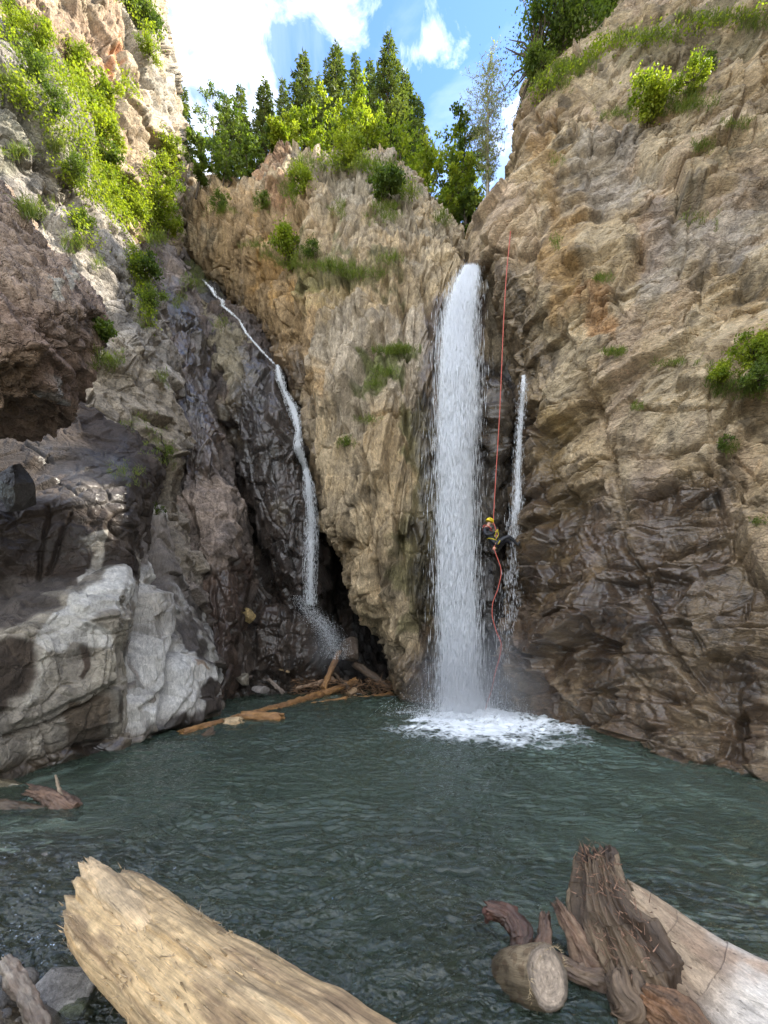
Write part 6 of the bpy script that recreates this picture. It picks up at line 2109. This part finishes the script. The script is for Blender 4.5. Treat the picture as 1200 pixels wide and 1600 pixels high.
for k, (px_, py_, lab) in enumerate(((266, 705, 'small fern on the rounded tan boulder face beside the dark gully column'), (248, 796, 'tiny green plant on the debris above the white ribs'),
                                     (1128, 690, 'small fern hanging from the crack in the right cliff'), (545, 690, 'small fern low on the buttress above its broken ribs'))):
    h_ = np.array(hit(px_, py_))
    bush(h_, 12 / F * h_[1], lab, 2100 + k, M_leaf_mid, n=260, leaf=0.05, clumps=9, normal=(0, -0.5, 0), name='fern', cat='fern', group='little ferns on the rock')
# thin dead line across the notch
o = raw_mesh('cable', np.zeros((0, 3)), np.zeros(0, int), 3) if False else None

# ------------------------------------------------------------------ rope
M_rope = simple_mat('rope', (0.50, 0.12, 0.09), 0.7, 0.3, 0.25, 60)


def cord(name, pts, r, mat, parent=None, n=160, sides=7):
    S = catmull(np.array(pts, float), n, 0)
    segs = []
    T = np.gradient(S, axis=0)
    T /= np.linalg.norm(T, axis=1, keepdims=True)
    u = np.cross(T, (0.1, 1.0, 0.05))
    u /= np.linalg.norm(u, axis=1, keepdims=True)
    w = np.cross(T, u)
    a = np.linspace(0, 2 * math.pi, sides, endpoint=False)
    tw = np.linspace(0, 160, n)[:, None]
    V = S[:, None] + (u[:, None] * np.cos(a)[None, :, None] + w[:, None] * np.sin(a)[None, :, None]) * r
    i = np.arange(n * sides).reshape(n, sides)
    j = np.roll(i, -1, axis=1)
    F_ = np.stack([i[:-1], j[:-1], j[1:], i[1:]], -1)
    return raw_mesh(name, V.reshape(-1, 3), F_.reshape(-1), 4, None, mat, parent)


o = cord('climbing_rope', [P(806, 300, 17.6), P(802, 322, 16.4), P(792, 420, 15.2), P(787, 500, 14.9), P(781, 640, 14.7), P(775, 740, 14.6), P(771, 812, 14.55), P(773, 822, 14.5), P(776, 835, 14.5), P(772, 856, 14.5)], 0.0145, M_rope, n=240)
tag(o, 'taut coral red rope running from the top of the right cliff down to the abseiler', 'rope')
o = cord('climbing_rope', [P(772, 857, 14.5), P(776, 869, 14.45), P(782, 885, 14.4), P(783, 898, 14.4), P(778, 920, 14.4), P(770, 942, 14.4), P(769, 962, 14.4), P(775, 985, 14.35), P(783, 1005, 14.3), P(781, 1025, 14.3),
                          P(774, 1050, 14.3), P(768, 1078, 14.3), P(760, 1102, 14.2), P(757, 1120, 13.9)], 0.014, M_rope, n=240)
tag(o, 'loose red rope snaking down from below the abseiler to the pool', 'rope')

# ------------------------------------------------------------------ the abseiler
def skinned(name, joints, edges, mat, parent, sub=2, root=0):
    me = bpy.data.meshes.new(name)
    me.from_pydata([j[:3] for j in joints], edges, [])
    o = link(name, me, mat, parent)
    sk = o.modifiers.new('skin', 'SKIN')
    layer = me.skin_vertices[0].data if me.skin_vertices else None
    if layer is None:
        bpy.context.view_layer.objects.active = o
        bpy.ops.mesh.customdata_skin_add()
        layer = me.skin_vertices[0].data
    for v, j in zip(layer, joints):
        r = j[3]
        v.radius = (r, r) if np.isscalar(r) else r
    layer[root].use_root = True
    ss = o.modifiers.new('sub', 'SUBSURF')
    ss.levels = ss.render_levels = sub
    for p in me.polygons:
        p.use_smooth = True
    return o


M_skin = simple_mat('skin', (0.50, 0.30, 0.22), 0.55, 0.4, 0.05, 30)
M_suit = simple_mat('neoprene', (0.012, 0.013, 0.018), 0.5, 0.5, 0.15, 30)
M_helm = simple_mat('helmet_shell', (0.80, 0.60, 0.02), 0.3, 0.5, 0.03, 10)
M_black = simple_mat('black_plastic', (0.01, 0.01, 0.01), 0.5)
M_harn = simple_mat('harness_webbing', (0.55, 0.45, 0.03), 0.7, 0.4, 0.15, 30)
M_red = simple_mat('red_webbing', (0.5, 0.07, 0.05), 0.7)
M_glove = simple_mat('glove', (0.55, 0.42, 0.04), 0.7)
M_metal = simple_mat('carabiner', (0.6, 0.6, 0.62), 0.3, 0.5, 0.0, 10, 0.0, 1.0)
PY0 = 14.58
pb = np.array(P(771, 849, PY0))          # hips
per = empty('person', tuple(pb))
tag(per, 'person abseiling in a black wetsuit and yellow helmet, legs braced right, beside the waterfall', 'person')


def J(px, py, dy, r):
    p = np.array(P(px, py, PY0 + dy)) - pb
    return (p[0], p[1], p[2], r)


jt = [J(771, 849, 0.0, 0.125), J(767, 841, 0.0, 0.12), J(763, 833, 0.0, 0.14), J(760.5, 827, 0.0, 0.145), J(762, 822.5, 0.0, 0.065), J(764, 819.5, 0.0, 0.06), J(765, 815.5, 0.0, 0.088),   # 0-6 spine, neck, head
      J(757, 827, -0.16, 0.062), J(760, 836, -0.30, 0.050), J(770, 834, -0.30, 0.038), J(774, 831, -0.22, 0.028),     # 7-10 near arm to the rope
      J(758, 827, 0.16, 0.062), J(760, 838, 0.26, 0.048), J(768, 850, 0.10, 0.038), J(772, 855, 0.0, 0.028),          # 11-14 brake arm
      J(776, 850, -0.10, 0.095), J(786, 842, -0.14, 0.082), J(795, 838, -0.16, 0.062), J(802, 844, -0.14, 0.052), J(808.5, 851, -0.12, 0.036), J(812, 848, -0.12, 0.035),  # near leg
      J(776, 851, 0.12, 0.095), J(785, 847, 0.20, 0.08), J(793, 845, 0.24, 0.06), J(800, 852, 0.26, 0.05), J(806, 858, 0.28, 0.036), J(810, 855, 0.28, 0.035)]
ed = [(0, 1), (1, 2), (2, 3), (3, 4), (4, 5), (5, 6), (3, 7), (7, 8), (8, 9), (9, 10), (3, 11), (11, 12), (12, 13), (13, 14),
      (0, 15), (15, 16), (16, 17), (17, 18), (18, 19), (19, 20), (0, 21), (21, 22), (22, 23), (23, 24), (24, 25), (25, 26)]
body = [(x, y, z, r * 0.85 if i not in (4, 5, 6) else r) for i, (x, y, z, r) in enumerate(jt)]
skinned('body', body, ed, M_skin, per)
suit_i = [i for i in range(len(jt)) if i not in (5, 6)]
mp = {i: k for k, i in enumerate(suit_i)}
skinned('wetsuit', [(*jt[i][:3], jt[i][3] * 1.04) for i in suit_i], [(mp[a], mp[b]) for a, b in ed if a in mp and b in mp], M_suit, per)
# helmet: shell with rim and dark vents, chin strap
hv_, hf_ = ico(4)
hc_ = np.array(J(765.2, 814.6, 0, 0)[:3])
keepf = hf_[(hv_[hf_][:, :, 2].mean(1) > -0.15)]
sh = hv_ * np.array((0.135, 0.125, 0.12))
tl = math.radians(20)
Rt = np.array([[math.cos(tl), 0, math.sin(tl)], [0, 1, 0], [-math.sin(tl), 0, math.cos(tl)]])
hm = raw_mesh('helmet', sh @ Rt.T + hc_, keepf.reshape(-1), 3, None, M_helm, per)
so = hm.modifiers.new('thick', 'SOLIDIFY')
so.thickness = 0.008
vs, fs, off = [], [], 0
for (vx, vz) in ((-0.04, 0.045), (0.0, 0.03), (0.04, 0.01), (-0.01, 0.07)):
    v_ = ico(2)[0] * np.array((0.017, 0.02, 0.010))
    yy_ = -0.125 * math.sqrt(max(0.05, 1 - (vx / 0.135) ** 2 - (vz / 0.12) ** 2)) - 0.002
    vs.append(v_ + hc_ + (vx, yy_, vz))
    fs.append(ico(2)[1] + off)
    off += len(v_)
vent_o = raw_mesh('vents', np.concatenate(vs), np.concatenate(fs).reshape(-1), 3, None, M_black, hm)
# face: nose, eyes, mouth looking down the rope to the right
fcx = np.array(J(767.3, 818.2, -0.02, 0)[:3])
for nm_, dx, dy_, dz, sx, m_ in (('nose', 0.045, -0.03, 0.0, 0.018, M_skin), ('eye', 0.03, -0.06, 0.018, 0.010, M_black), ('eye', 0.048, -0.015, 0.018, 0.010, M_black), ('mouth', 0.035, -0.045, -0.04, 0.014, M_red)):
    v_, f_ = ico(2)
    raw_mesh(nm_, v_ * np.array((sx, sx, sx * (0.5 if nm_ == 'mouth' else 1.0))) + fcx + (dx, dy_, dz), f_.reshape(-1), 3, None, m_, per)


def ringcord(name, pts, r, mat):
    return cord(name, [np.array(p[:3]) for p in pts], r, mat, per, n=48, sides=6)


def band(cx, cy, dy, rx, ry, tilt=0.0):
    c = np.array(J(cx, cy, dy, 0)[:3])
    return [c + np.array((rx * math.cos(a), ry * math.sin(a), tilt * rx * math.cos(a))) for a in np.linspace(0, 2 * math.pi, 13)]


ringcord('harness_belt', band(769, 844, 0, 0.15, 0.145, -0.35), 0.022, M_harn)
ringcord('leg_loop', band(779, 848, -0.12, 0.035, 0.11, 1.8), 0.018, M_harn)
ringcord('leg_loop', band(779, 850, 0.16, 0.035, 0.11, 1.8), 0.018, M_harn)
ringcord('chest_strap', band(761.5, 829, 0, 0.15, 0.15, -0.3), 0.012, M_red)
ringcord('descender', [J(775, 841, -0.05, 0), J(777, 838, -0.08, 0), J(776, 835, -0.06, 0), J(774, 838, -0.04, 0), J(775, 841, -0.05, 0)], 0.012, M_metal)
ringcord('sling', [J(775, 842, -0.1, 0), J(779, 836, -0.12, 0), J(777, 829, -0.1, 0), J(774, 834, -0.1, 0), J(772, 840, -0.1, 0)], 0.013, M_harn)
ringcord('shoulder_strap', [J(757, 824, -0.12, 0), J(754.5, 822.5, -0.14, 0), J(758, 820.5, -0.15, 0), J(764, 823, -0.14, 0), J(768, 826, -0.12, 0)], 0.012, M_red)


def glove(px, py, dy, dirx, dirz, seed):
    """palm with four curled fingers and a thumb off its side, closed on the rope"""
    b = np.array(J(px, py, dy, 0)[:3])
    d = np.array((dirx, 0.0, dirz))
    d /= np.linalg.norm(d)
    s_ = np.array((0, 1.0, 0))
    n_ = np.cross(d, s_)
    jj = [(*b, 0.03), (*(b + d * 0.045), (0.040, 0.02)), (*(b + d * 0.085), (0.040, 0.018))]
    ee = [(0, 1), (1, 2)]
    for k in range(4):
        o_ = s_ * (k - 1.5) * 0.021
        L = (0.028, 0.033, 0.031, 0.024)[k]
        a = len(jj)
        jj += [(*(b + d * 0.095 + o_), 0.0095), (*(b + d * (0.095 + L) + o_ + n_ * 0.012), 0.009), (*(b + d * (0.095 + L) + o_ + n_ * 0.042), 0.0085), (*(b + d * (0.075 + L * 0.5) + o_ + n_ * 0.050), 0.008)]
        ee += [(2, a), (a, a + 1), (a + 1, a + 2), (a + 2, a + 3)]
    a = len(jj)
    jj += [(*(b + d * 0.05 - s_ * 0.042 + n_ * 0.012), 0.012), (*(b + d * 0.075 - s_ * 0.036 + n_ * 0.035), 0.0105), (*(b + d * 0.09 - s_ * 0.012 + n_ * 0.052), 0.009)]
    ee += [(1, a), (a, a + 1), (a + 1, a + 2)]
    skinned('glove', jj, ee, M_glove, per, 1)


glove(772.8, 832, -0.24, 0.8, 0.35, 1)
glove(770.5, 853, 0.03, 0.4, -0.9, 2)
for (x_, y_, d_) in ((808, 851, -0.12), (805.5, 858, 0.28)):
    skinned('shoe', [J(x_ - 1.5, y_ + 0.8, d_, 0.05), J(x_ + 0.5, y_ + 0.3, d_, 0.05), J(x_ + 3, y_ - 2.5, d_, 0.042), J(x_ + 4.8, y_ - 5.5, d_, 0.032)], [(0, 1), (1, 2), (2, 3)], M_black, per, 2)
v_, f_ = ico(3)
kn = raw_mesh('rope_knot', v_ * np.array((0.045, 0.04, 0.05)) * (1 + 0.2 * noise3((v_ * 3).astype(f32), 3))[:, None], f_.reshape(-1), 3, None, simple_mat('rope_pale', (0.75, 0.35, 0.25), 0.7, 0.3, 0.2, 60), None)
kn.location = P(772, 857, 14.5)
tag(kn, 'small coral knot of rope hanging just under the abseiler', 'knot')
